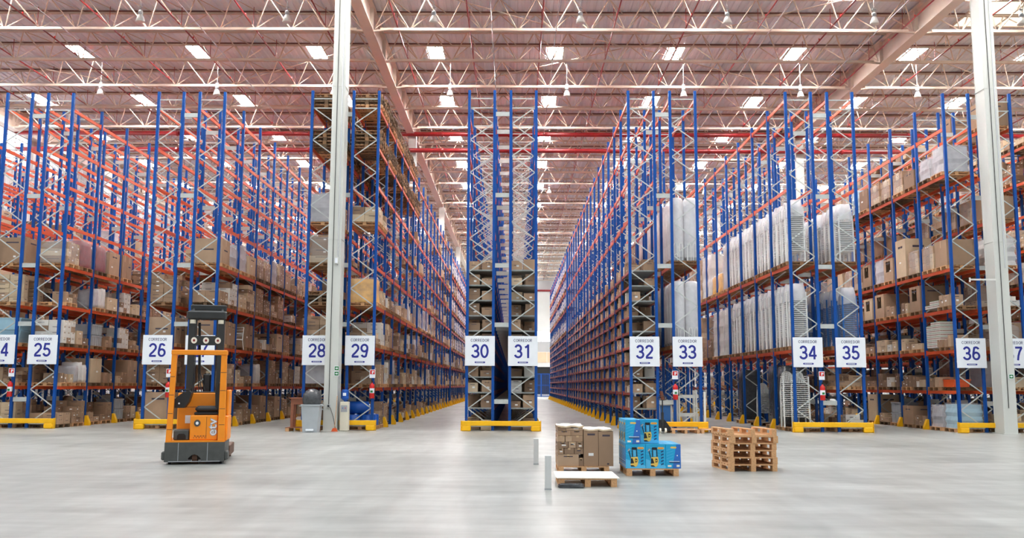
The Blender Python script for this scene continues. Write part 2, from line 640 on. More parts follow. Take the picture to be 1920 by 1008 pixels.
for z, lb in ((18.2, 'upper thick red fire main crossing the hall under the roof'), (17.1, 'lower thick red fire main crossing the hall under the roof')):
    t = thing('fire_main_pipe', lb, 'pipe', (0, 60.12, z))
    p = MB()
    p.tube([(X_L, 0, 0), (X_R, 0, 0)], .15, 'pipe_red', 12)
    p.build('pipe', t, smooth=True)
    p = MB()
    for k in range(18):
        xx = X_L+2+4.4*k
        p.tube([(xx-.06, 0, 0), (xx+.06, 0, 0)], .19, 'pipe_red', 12)
    p.build('coupling', t)
t = thing('fire_main_pipe', 'dark red pipe on the far end wall high above the doors', 'pipe', (0, 149.6, 16.85))
p = MB()
p.tube([(X_L, 0, 0), (X_R, 0, 0)], .16, 'pipe_red', 8)
p.build('pipe', t)
# electrical conduits
for i, x in enumerate((-21.2, -14.7, -1.1, 1.9, 11.9, 16.9, 24.2)):
    t = thing('cable_conduit', 'thin pale cable conduit running back under the roof, %s from the left' % ordn(i), 'conduit', (x, 0, 18.2))
    p = MB()
    p.tube([(0, R0, 0), (0, 110, 0)], .022, 'conduit', 6)
    p.build('tube', t)
    p = MB()
    for k in range(19):
        y = 33.76+4.22*k
        p.tube([(0, y, 0), (0, y, .12)], .01, 'conduit', 4)
    p.build('clip', t)

# slender diagonal tie rods in the roof plane
for i, (xa, ya, xb, yb) in enumerate(((-6.5, 37.8, 5.5, 46.3), (18.5, 37.8, 6.5, 46.3), (-6.5, 54.8, 5.5, 46.6), (18.5, 54.8, 6.5, 46.6), (-32, 46, -20, 54.6), (-7.4, 46, -19.4, 54.6), (19.6, 46, 31.6, 54.6))):
    t = thing('tie_rod', 'thin pale diagonal tie rod under the roof, %s of seven' % ordn(i), 'tie rod', (xa, ya, 19.1), 0, 'diagonal roof tie rods')
    p = MB()
    p.tube([(0, 0, 0), (xb-xa, yb-ya, 0)], .025, 'joist_cream', 6)
    p.build('rod', t)
    p = MB()
    p.tube([((xb-xa)*.48, (yb-ya)*.48, 0), ((xb-xa)*.52, (yb-ya)*.52, 0)], .045, 'joist_cream', 6)
    p.build('turnbuckle', t)

# bell-shaped lamps
def lamp_meshes():
    a = MB()
    a.lathe([(.02, -.06), (.19, -.06), (.20, -.04), (.16, .10), (.12, .2), (.09, .25), (.09, .27)], 'white_paint', seg=14)
    b = MB()
    b.lathe([(.1, .27), (.1, .42), (.07, .46)], 'crate_grey', seg=12)
    c = MB()
    c.tube([(0, 0, .46), (0, 0, .62)], .015, 'crate_grey', 6)
    c.bar((-.08, 0, .62), (.08, 0, .62), .03, .05, 'crate_grey')
    c.tube([(0, 0, .62), (0, .02, 2.04)], .012, 'conduit', 6)
    return a.mesh('shade', True), b.mesh('ballast', True), c.mesh('hanger')
lm = lamp_meshes()
LX = [-3.6+6.45*k for k in range(-4, 7)]
for ri, (y, z) in enumerate(((39.2, 17.55), (49.8, 17.6), (63.0, 17.6), (76.0, 17.6))):
    for xi, x in enumerate(LX):
        t = thing('bell_lamp', 'white bell-shaped hanging lamp, %s row from the front, %s from the left' % (ordn(ri), ordn(xi)), 'lamp', (x, y, z), 0, 'bell lamps under the roof')
        for me, n in zip(lm, ('shade', 'ballast', 'hanger')):
            put(n, me, t)

# ------------------------------------------------------------------ racks
BAY, NB, GAP_AT, GAP = 2.607, 30, 16, 1.6
GAPW, DEP, HT = .644, 1.0, 13.31
XP = {-5: -31.6, -4: -25.35, -3: -19.1, -2: -12.93, -1: -6.73, 0: -.49, 1: 5.79, 2: 12.03, 3: 18.33, 4: 24.6, 5: 30.85, 6: 37.1}
ZP = {-5: 36.4, -4: 36.3, -3: 36.21, -2: 36.01, -1: 35.8, 0: 35.69, 1: 35.69, 2: 35.76, 3: 35.9, 4: 36.0, 5: 36.1, 6: 36.2}
STD = [1.61, 3.15, 4.76, 6.31, 7.93, 9.5, 11.05, 12.68]
SHELF = [.86+.588*k for k in range(10)]
LEV = {}
for n in range(20, 44):
    LEV[n] = STD
LEV[30] = LEV[31] = SHELF+[7.86, 9.4, 10.85, 12.4]
LEV[32] = SHELF+[8.2, 9.75, 11.27, 12.98]
LEV[33] = LEV[34] = [3.12, 6.42, 9.44, 13.02]
LEV[35] = [1.6, 3.12, 6.42, 9.44, 13.02]
LEV[36] = [1.58, 3.15, 4.73, 6.32, 10.06, 11.94]
LEV[37] = [1.58, 3.15, 4.73, 6.32, 8.2, 10.06, 11.94]
def rowx(n):
    p = (n-30)//2
    return XP[p]+(-1 if n % 2 == 0 else 1)*(GAPW/2+DEP/2)
def fy(n, k):
    """y of upright frame k"""
    return ZP[(n-30)//2]+.06+k*BAY+(GAP if k > GAP_AT else 0)
def bay_span(n, b):
    return (fy(n, b), fy(n, b)+BAY) if b != GAP_AT else (fy(n, b)+GAP, fy(n, b)+GAP+BAY)

def frame_meshes(side):
    w = .105
    br = MB()
    zo, zi = [.83+1.31*k for k in range(9)], [.175+1.31*k for k in range(10)]
    nodes = []
    for k in range(20):
        z = .175+.655*k
        nodes.append((side*(-.45 if k % 2 == 0 else .45), z))
    for (xa, za), (xb, zb) in zip(nodes[:-1], nodes[1:]):
        br.bar((xa, 0, za), (xb, 0, zb), .03, .04, 'zinc')
    for z in (12.6, 12.98, .17):
        br.bar((-.45, 0, z), (.45, 0, z), .03, .04, 'zinc')
    po = MB()
    # open C-section post: web and two returns
    po.box(-w/2, w/2, -.05, -.035, 0, HT, 'blue_steel')
    po.box(-w/2, -w/2+.012, -.035, .05, 0, HT, 'blue_steel')
    po.box(w/2-.012, w/2, -.035, .05, 0, HT, 'blue_steel')
    po.box(-.02, .02, -.053, -.05, .3, HT-.1, 'blue_steel')
    po.box(-.08, .08, -.07, .07, 0, .012, 'zinc')
    gd = MB()
    gd.prism([(0, 0), (.2, 0), (.2, .1), (.07, .41), (0, .41)] if side > 0 else [(0, 0), (0, .41), (-.07, .41), (-.2, .1), (-.2, 0)], 'y', -.09, .09, 'safety_yellow')
    return br.mesh('upright_frame'), po.mesh('post'), gd.mesh('post_guard')
FM = {s: frame_meshes(s) for s in (-1, 1)}

def beam_mb(matn, h=.125):
    b = MB()
    L = BAY-.11
    b.box(-.025, .025, .055, BAY-.055, -h, 0, matn)
    for y in (.055, BAY-.075):
        b.box(-.03, .03, y, y+.02, -h-.05, .05, matn)
    return b
BMB = {'orange_steel': beam_mb('orange_steel'), 'red_steel': beam_mb('red_steel', .09)}
BM = {k: v.mesh('beam') for k, v in BMB.items()}
dk = MB()
dk.box(-.48, .48, .06, BAY-.06, -.035, 0, 'shelf_grey')
dk.box(-.5, .5, .06, .085, -.04, .01, 'zinc')
DKM = dk
DK = dk.mesh('shelf_deck')
spc = MB()
spc.box(-GAPW/2+.05, GAPW/2-.05, -.03, .03, -.085, .085, 'zinc')
SPM = spc
SPK = spc.mesh('row_spacer')
SP_Z = (1.1, 4.02, 6.32, 9.09, 12.35)

ROWS = [n for n in range(21, 43) if n not in (41,)]
ROWS = list(range(21, 42))
for n in ROWS:
    side = -1 if n % 2 == 0 else 1
    p = (n-30)//2
    x = rowx(n)
    near = 24 <= n <= 37
    if near:
        lb = 'tall blue pallet rack behind the sign numbered %d' % n
    else:
        lb = 'tall blue pallet rack %s beyond the %s edge of the sign row' % (ordn(23-n if n < 24 else n-38), 'left' if n < 24 else 'right')
    nb = NB if n in (25, 27, 28, 29, 30, 31, 32, 33, 34, 36) else (22 if near else 14)
    t = thing('pallet_rack', lb, 'rack', (x, 0, 0), 0, 'rows of pallet racks')
    br, po, gd = FM[side]
    for k in range(nb+1):
        ys = [fy(n, k)] + ([fy(n, k)+GAP] if k == GAP_AT and nb > GAP_AT else [])
        for y in ys:
            f = put('upright_frame', br, t, (0, y, 0))
            put('post', po, f, (-.5, 0, 0))
            put('post', po, f, (.5, 0, 0))
            if k > 0:
                put('post_guard', gd, f, (side*.56, 0, 0))
    # beams: the nearest as parts, the rest as one
    cand = []
    for li, z in enumerate(LEV[n]):
        shelf = n in (30, 31, 32) and li < len(SHELF)
        for b in range(nb):
            y = bay_span(n, b)[0]
            for sd in (side, -side):
                cand.append((b+(0 if sd == side else 9), li, y, sd, z, shelf))
    cand.sort(key=lambda c: (c[0], c[1]))
    rest = MB()
    for i, (r_, li, y, sd, z, shelf) in enumerate(cand):
        mk = 'red_steel' if shelf else 'orange_steel'
        if i < 100:
            put('beam', BM[mk], t, (sd*.5, y, z))
        else:
            rest.add(BMB[mk], (sd*.5, y, z))
    if rest.v:
        tag(rest.build('beam', t), kind='stuff')
    if n in (30, 31, 32):
        rest = MB()
        i = 0
        for b in range(nb):
            for z in SHELF:
                y = bay_span(n, b)[0]
                if i < 100:
                    put('shelf_deck', DK, t, (0, y, z))
                else:
                    rest.add(DKM, (0, y, z))
                i += 1
        tag(rest.build('shelf_deck', t), kind='stuff')
    if n % 2 == 0 and n+1 in ROWS:
        rest = MB()
        for k in range(nb+1):
            for z in SP_Z:
                loc = (DEP/2+GAPW/2, fy(n, k), z)
                if k < 16:
                    put('row_spacer', SPK, t, loc)
                else:
                    rest.add(SPM, loc)
        if rest.v:
            tag(rest.build('row_spacer', t), kind='stuff')

# yellow end guards
for p in range(-4, 5):
    n = 30+2*p
    h = GAPW/2+DEP+.17
    t = thing('rack_end_guard', ('yellow steel end guard on the floor before racks %d and %d' % (n, n+1)), 'guard rail', (XP[p], ZP[p]-.2, 0), 0, 'yellow rack end guards')
    g = MB()
    g.cbox(-h, h, -.09, .07, .2, .38, 'safety_yellow', .012)
    g.build('rail', t)
    for s in (-1, 1):
        g = MB()
        x0, x1 = sorted((s*h, s*(h-.36)))
        g.cbox(x0, x1, -.1, .09, 0, .21, 'safety_yellow', .03)
        g.cbox(min(s*h, s*(h+.02)), max(s*h, s*(h+.02)), -.1, .09, .0, .4, 'safety_yellow', .008)
        g.build('foot', t)

# ------------------------------------------------------------------ lettering
def text_mesh(body, size, matn, bold=.0, depth=.0):
    cu = bpy.data.curves.new('lettering', 'FONT')
    cu.body = body
    cu.size = size
    cu.align_x, cu.align_y = 'CENTER', 'CENTER'
    cu.offset = bold
    cu.extrude = depth
    cu.resolution_u = 4
    o = bpy.data.objects.new('lettering', cu)
    COL.objects.link(o)
    dg = bpy.context.evaluated_depsgraph_get()
    me = bpy.data.meshes.new_from_object(o.evaluated_get(dg))
    bpy.data.objects.remove(o)
    bpy.data.curves.remove(cu)
    me.materials.clear()
    me.materials.append(MATS[matn])
    return me
def put_text(name, me, parent, loc, face='y'):
    o = put(name, me, parent, loc)
    o.rotation_euler = (math.pi/2, 0, 0)
    return o

def _arc(cx, cy, rx, ry, a, b, n=14):
    return [(cx+rx*math.cos(math.radians(a+(b-a)*i/n)), cy+ry*math.sin(math.radians(a+(b-a)*i/n))) for i in range(n+1)]
def _six():
    return [_arc(.285, .71, .195, .225, 25, 125)+_arc(.285, .4, .2, .3, 165, 185, 4), _arc(.285, .31, .205, .245, 0, 360, 24)]
GLYPH = {
    '0': [_arc(.28, .5, .215, .435, 0, 360, 28)],
    '1': [[(.33, 0), (.33, 1)], [(.33, .93), (.24, .84), (.12, .77)]],
    '2': [_arc(.28, .70, .205, .235, 172, -38)+[(.30, .36), (.15, .21), (.085, .065)], [(.05, .065), (.51, .065)]],
    '3': [_arc(.27, .715, .19, .22, 165, -82)+[(.2, .51)], _arc(.27, .285, .22, .22, 82, -168)],
    '4': [[(.40, 0), (.40, 1)], [(.385, .95), (.06, .29)], [(.03, .27), (.55, .27)]],
    '5': [[(.48, .935), (.16, .935), (.10, .50)], _arc(.27, .325, .215, .26, 140, -162)],
    '6': _six(),
    '7': [[(.05, .935), (.52, .935)], [(.49, .935), (.33, .62), (.24, .32), (.20, 0)]],
    '8': [_arc(.28, .725, .18, .21, 0, 360, 24), _arc(.28, .285, .215, .22, 0, 360, 24)],
    '9': [[(.57-x, 1-y) for x, y in p_] for p_ in _six()],
    'C': [_arc(.36, .5, .28, .435, 42, 318, 20)],
    'O': [_arc(.36, .5, .29, .435, 0, 360, 28)],
    'R': [[(.1, 0), (.1, 1)], [(.1, .935), (.34, .935)]+_arc(.34, .715, .18, .22, 90, -90)+[(.1, .495)], [(.33, .495), (.52, 0)]],
    'E': [[(.1, 0), (.1, 1)], [(.1, .935), (.54, .935)], [(.1, .51), (.5, .51)], [(.1, .065), (.55, .065)]],
    'D': [[(.1, 0), (.1, 1)], [(.1, .935), (.27, .935)]+_arc(.27, .5, .28, .435, 90, -90, 18)+[(.1, .065)]],
}
def sign_lettering(text, height, adv, matn, wt=.13, sx=1.0):
    """plain bold lettering drawn as ribbons in the x-z plane, facing -y, centred"""
    b = MB()
    total = adv*len(text)
    for ci, ch in enumerate(text):
        wid = .56 if ch.isdigit() else .68
        ox = -total/2+adv*(ci+.5)-wid*height*sx/2
        for gi, line in enumerate(GLYPH[ch]):
            pts = [Vector((x*sx, y)) for x, y in line]
            closed = (pts[0]-pts[-1]).length < 1e-4
            if closed:
                pts = pts[:-1]
            n = len(pts)
            L, R_ = [], []
            for i in range(n):
                p0 = pts[i-1] if (i > 0 or closed) else pts[i]
                p1 = pts[(i+1) % n] if (i < n-1 or closed) else pts[i]
                d1, d2 = pts[i]-p0, p1-pts[i]
                d1 = d1.normalized() if d1.length > 1e-6 else d2.normalized()
                d2 = d2.normalized() if d2.length > 1e-6 else d1
                t = (d1+d2).normalized() if (d1+d2).length > 1e-6 else d1
                nn = Vector((-t.y, t.x))
                k = min(1.8, 1/max(.3, nn.dot(Vector((-d1.y, d1.x)))))
                L.append(pts[i]+nn*(wt/2*k))
                R_.append(pts[i]-nn*(wt/2*k))
            y = -.001-.0003*gi
            for i in range(n if closed else n-1):
                j = (i+1) % n
                b.quad([(ox+q.x*height, y, (q.y-.5)*height) for q in (R_[i], R_[j], L[j], L[i])], matn)
    return b
head_me = sign_lettering('CORREDOR', .11, .09, 'sign_grey', .155, 1.12).mesh('heading')
pill = MB()
pill.prism([(-.18, -.03), (.18, -.03), (.2, -.01), (.2, .01), (.18, .03), (-.18, .03), (-.2, .01), (-.2, -.01)], 'y', -.004, 0, 'sign_blue')
for i in range(10):
    pill.box(-.145+.029*i, -.127+.029*i, -.006, -.004, -.012, .014, 'sign_white')
pill_me = pill.mesh('maker_strip')
pan = MB()
pan.cbox(-.567, .567, -.012, .012, -.567, .567, 'sign_white', .004)
for sx in (-.5, .5):
    pan.box(sx-.03, sx+.03, .012, .1, .3, .36, 'zinc')
    pan.box(sx-.03, sx+.03, .012, .1, -.36, -.3, 'zinc')
pan_me = pan.mesh('aisle_sign_panel')
for n in range(24, 38):
    p = (n-30)//2
    x = XP[p]+(-1 if n % 2 == 0 else 1)*(GAPW/2+.4965)
    t = thing('aisle_sign', 'white square aisle sign reading CORREDOR %d on the rack end' % n, 'sign', (x, ZP[p]-.1, 3.015), 0, 'CORREDOR aisle signs')
    put('panel', pan_me, t)
    put('heading', head_me, t, (0, -.0125, .40))
    put('number', sign_lettering(str(n), .52, .345, 'sign_blue', .15, 1.08).mesh('number'), t, (0, -.0125, -.01))
    put('maker_strip', pill_me, t, (0, -.013, -.435))

# fire extinguishers and their plates, hung on rack posts
def extinguisher(x, y, n):
    t = thing('fire_extinguisher', 'red fire extinguisher hanging on the blue post below the %d sign' % n, 'fire extinguisher', (x, y, 1.2), 0, 'fire extinguishers on rack ends')
    b = MB()
    b.lathe([(.02, 0), (.085, .0), (.095, .02), (.095, .46), (.08, .53), (.035, .57), (.03, .6)], 'fire_red', seg=16)
    b.build('cylinder', t, smooth=True)
    l = MB()
    l.lathe([(.0955, .20), (.097, .20), (.097, .38), (.0955, .38)], 'sign_white', seg=16)
    l.build('label', t)
    l = MB()
    l.box(-.045, .045, -.1, -.09, .22, .30, 'exit_green')
    l.build('class_mark', t)
    v = MB()
    v.lathe([(.03, .6), (.035, .64), (.02, .66)], 'black_plastic', seg=10)
    v.bar((0, 0, .66), (.0, -.12, .72), .03, .015, 'black_plastic')
    v.bar((0, 0, .64), (.0, -.12, .66), .03, .015, 'black_plastic')
    v.build('valve', t)
    h = MB()
    h.box(-.03, .03, .08, .145, .42, .50, 'black_plastic')
    h.build('bracket', t)
    h = MB()
    h.tube([(.03, 0, .63), (.1, 0, .62), (.13, -.02, .5), (.125, -.02, .25), (.115, -.02, .15)], [.012, .012, .012, .012, .022], 'black_plastic', 8)
    h.build('hose', t)
    s = thing('extinguisher_sign', 'small white and red extinguisher plate on the post below the %d sign' % n, 'sign', (x, y+.035, 2.13), 0, 'extinguisher plates')
    q = MB()
    q.box(-.11, .11, -.006, .006, -.16, .16, 'sign_white')
    q.build('plate', s)
    q = MB()
    q.box(-.09, .09, -.009, -.006, -.02, .14, 'fire_red')
    q.box(-.02, .02, -.011, -.009, .0, .11, 'sign_white')
    q.box(.03, .06, -.011, -.009, .05, .11, 'sign_white')
    q.build('pictogram', s)
for n, sd in ((24, 1), (26, 1), (29, 1), (33, -1), (34, 1)):
    p = (n-30)//2
    x = rowx(n)+sd*.5
    extinguisher(x, ZP[p]-.13, n)

# ------------------------------------------------------------------ pallets
def pallet_parts(m1='wood', m2='wood'):
    """1.2 deep (x) by 1.0 wide (y): deck boards, three runners"""
    top = MB()
    for i in range(7):
        x0 = -.6+i*(1.2-.12)/6
        top.box(x0, x0+.12, -.5, .5, .12, .142, m1)
    runners = []
    for y in (-.45, 0, .45):
        r = MB()
        r.box(-.6, .6, y-.05, y+.05, .098, .12, m2)
        for x in (-.53, 0, .53):
            r.box(x-.07, x+.07, y-.05, y+.05, .022, .098, m2)
        r.box(-.6, .6, y-.05, y+.05, 0, .022, m2)
        runners.append(r)
    return top, runners
def pallet_whole(m1, m2):
    t, rs = pallet_parts(m1, m2)
    for r in rs:
        t.add(r)
    return t
PMB = {'wood': pallet_whole('wood', 'wood'), 'wood_old': pallet_whole('wood_old', 'wood_old'), 'wood_dark': pallet_whole('wood_dark', 'wood_dark')}
PME = {k: v.mesh('pallet') for k, v in PMB.items()}
def pallet_coarse(mt):
    b = MB()
    b.box(-.6, .6, -.5, .5, .11, .142, mt)
    for y in (-.44, 0, .44):
        b.box(-.6, .6, y-.06, y+.06, 0, .11, mt)
    return b
PCO = {k: pallet_coarse(k) for k in PMB}
_pp = pallet_parts()
PPM = (_pp[0].mesh('top_deck'), [r.mesh('runner') for r in _pp[1]])
_pl = pallet_parts('board_white', 'wood')
def floor_pallet(label, loc, rz=0, group=None, flip=False):
    t = thing('pallet', label, 'pallet', loc, rz, group)
    if flip:
        t.rotation_euler = (math.pi, 0, rz)
        t.location.z += .142
    put('top_deck', PPM[0], t)
    for r in PPM[1]:
        put('runner', r, t)
    return t

# ------------------------------------------------------------------ goods on the racks
SEEN = {}          # keys of the items that show largest in the photograph, by kind
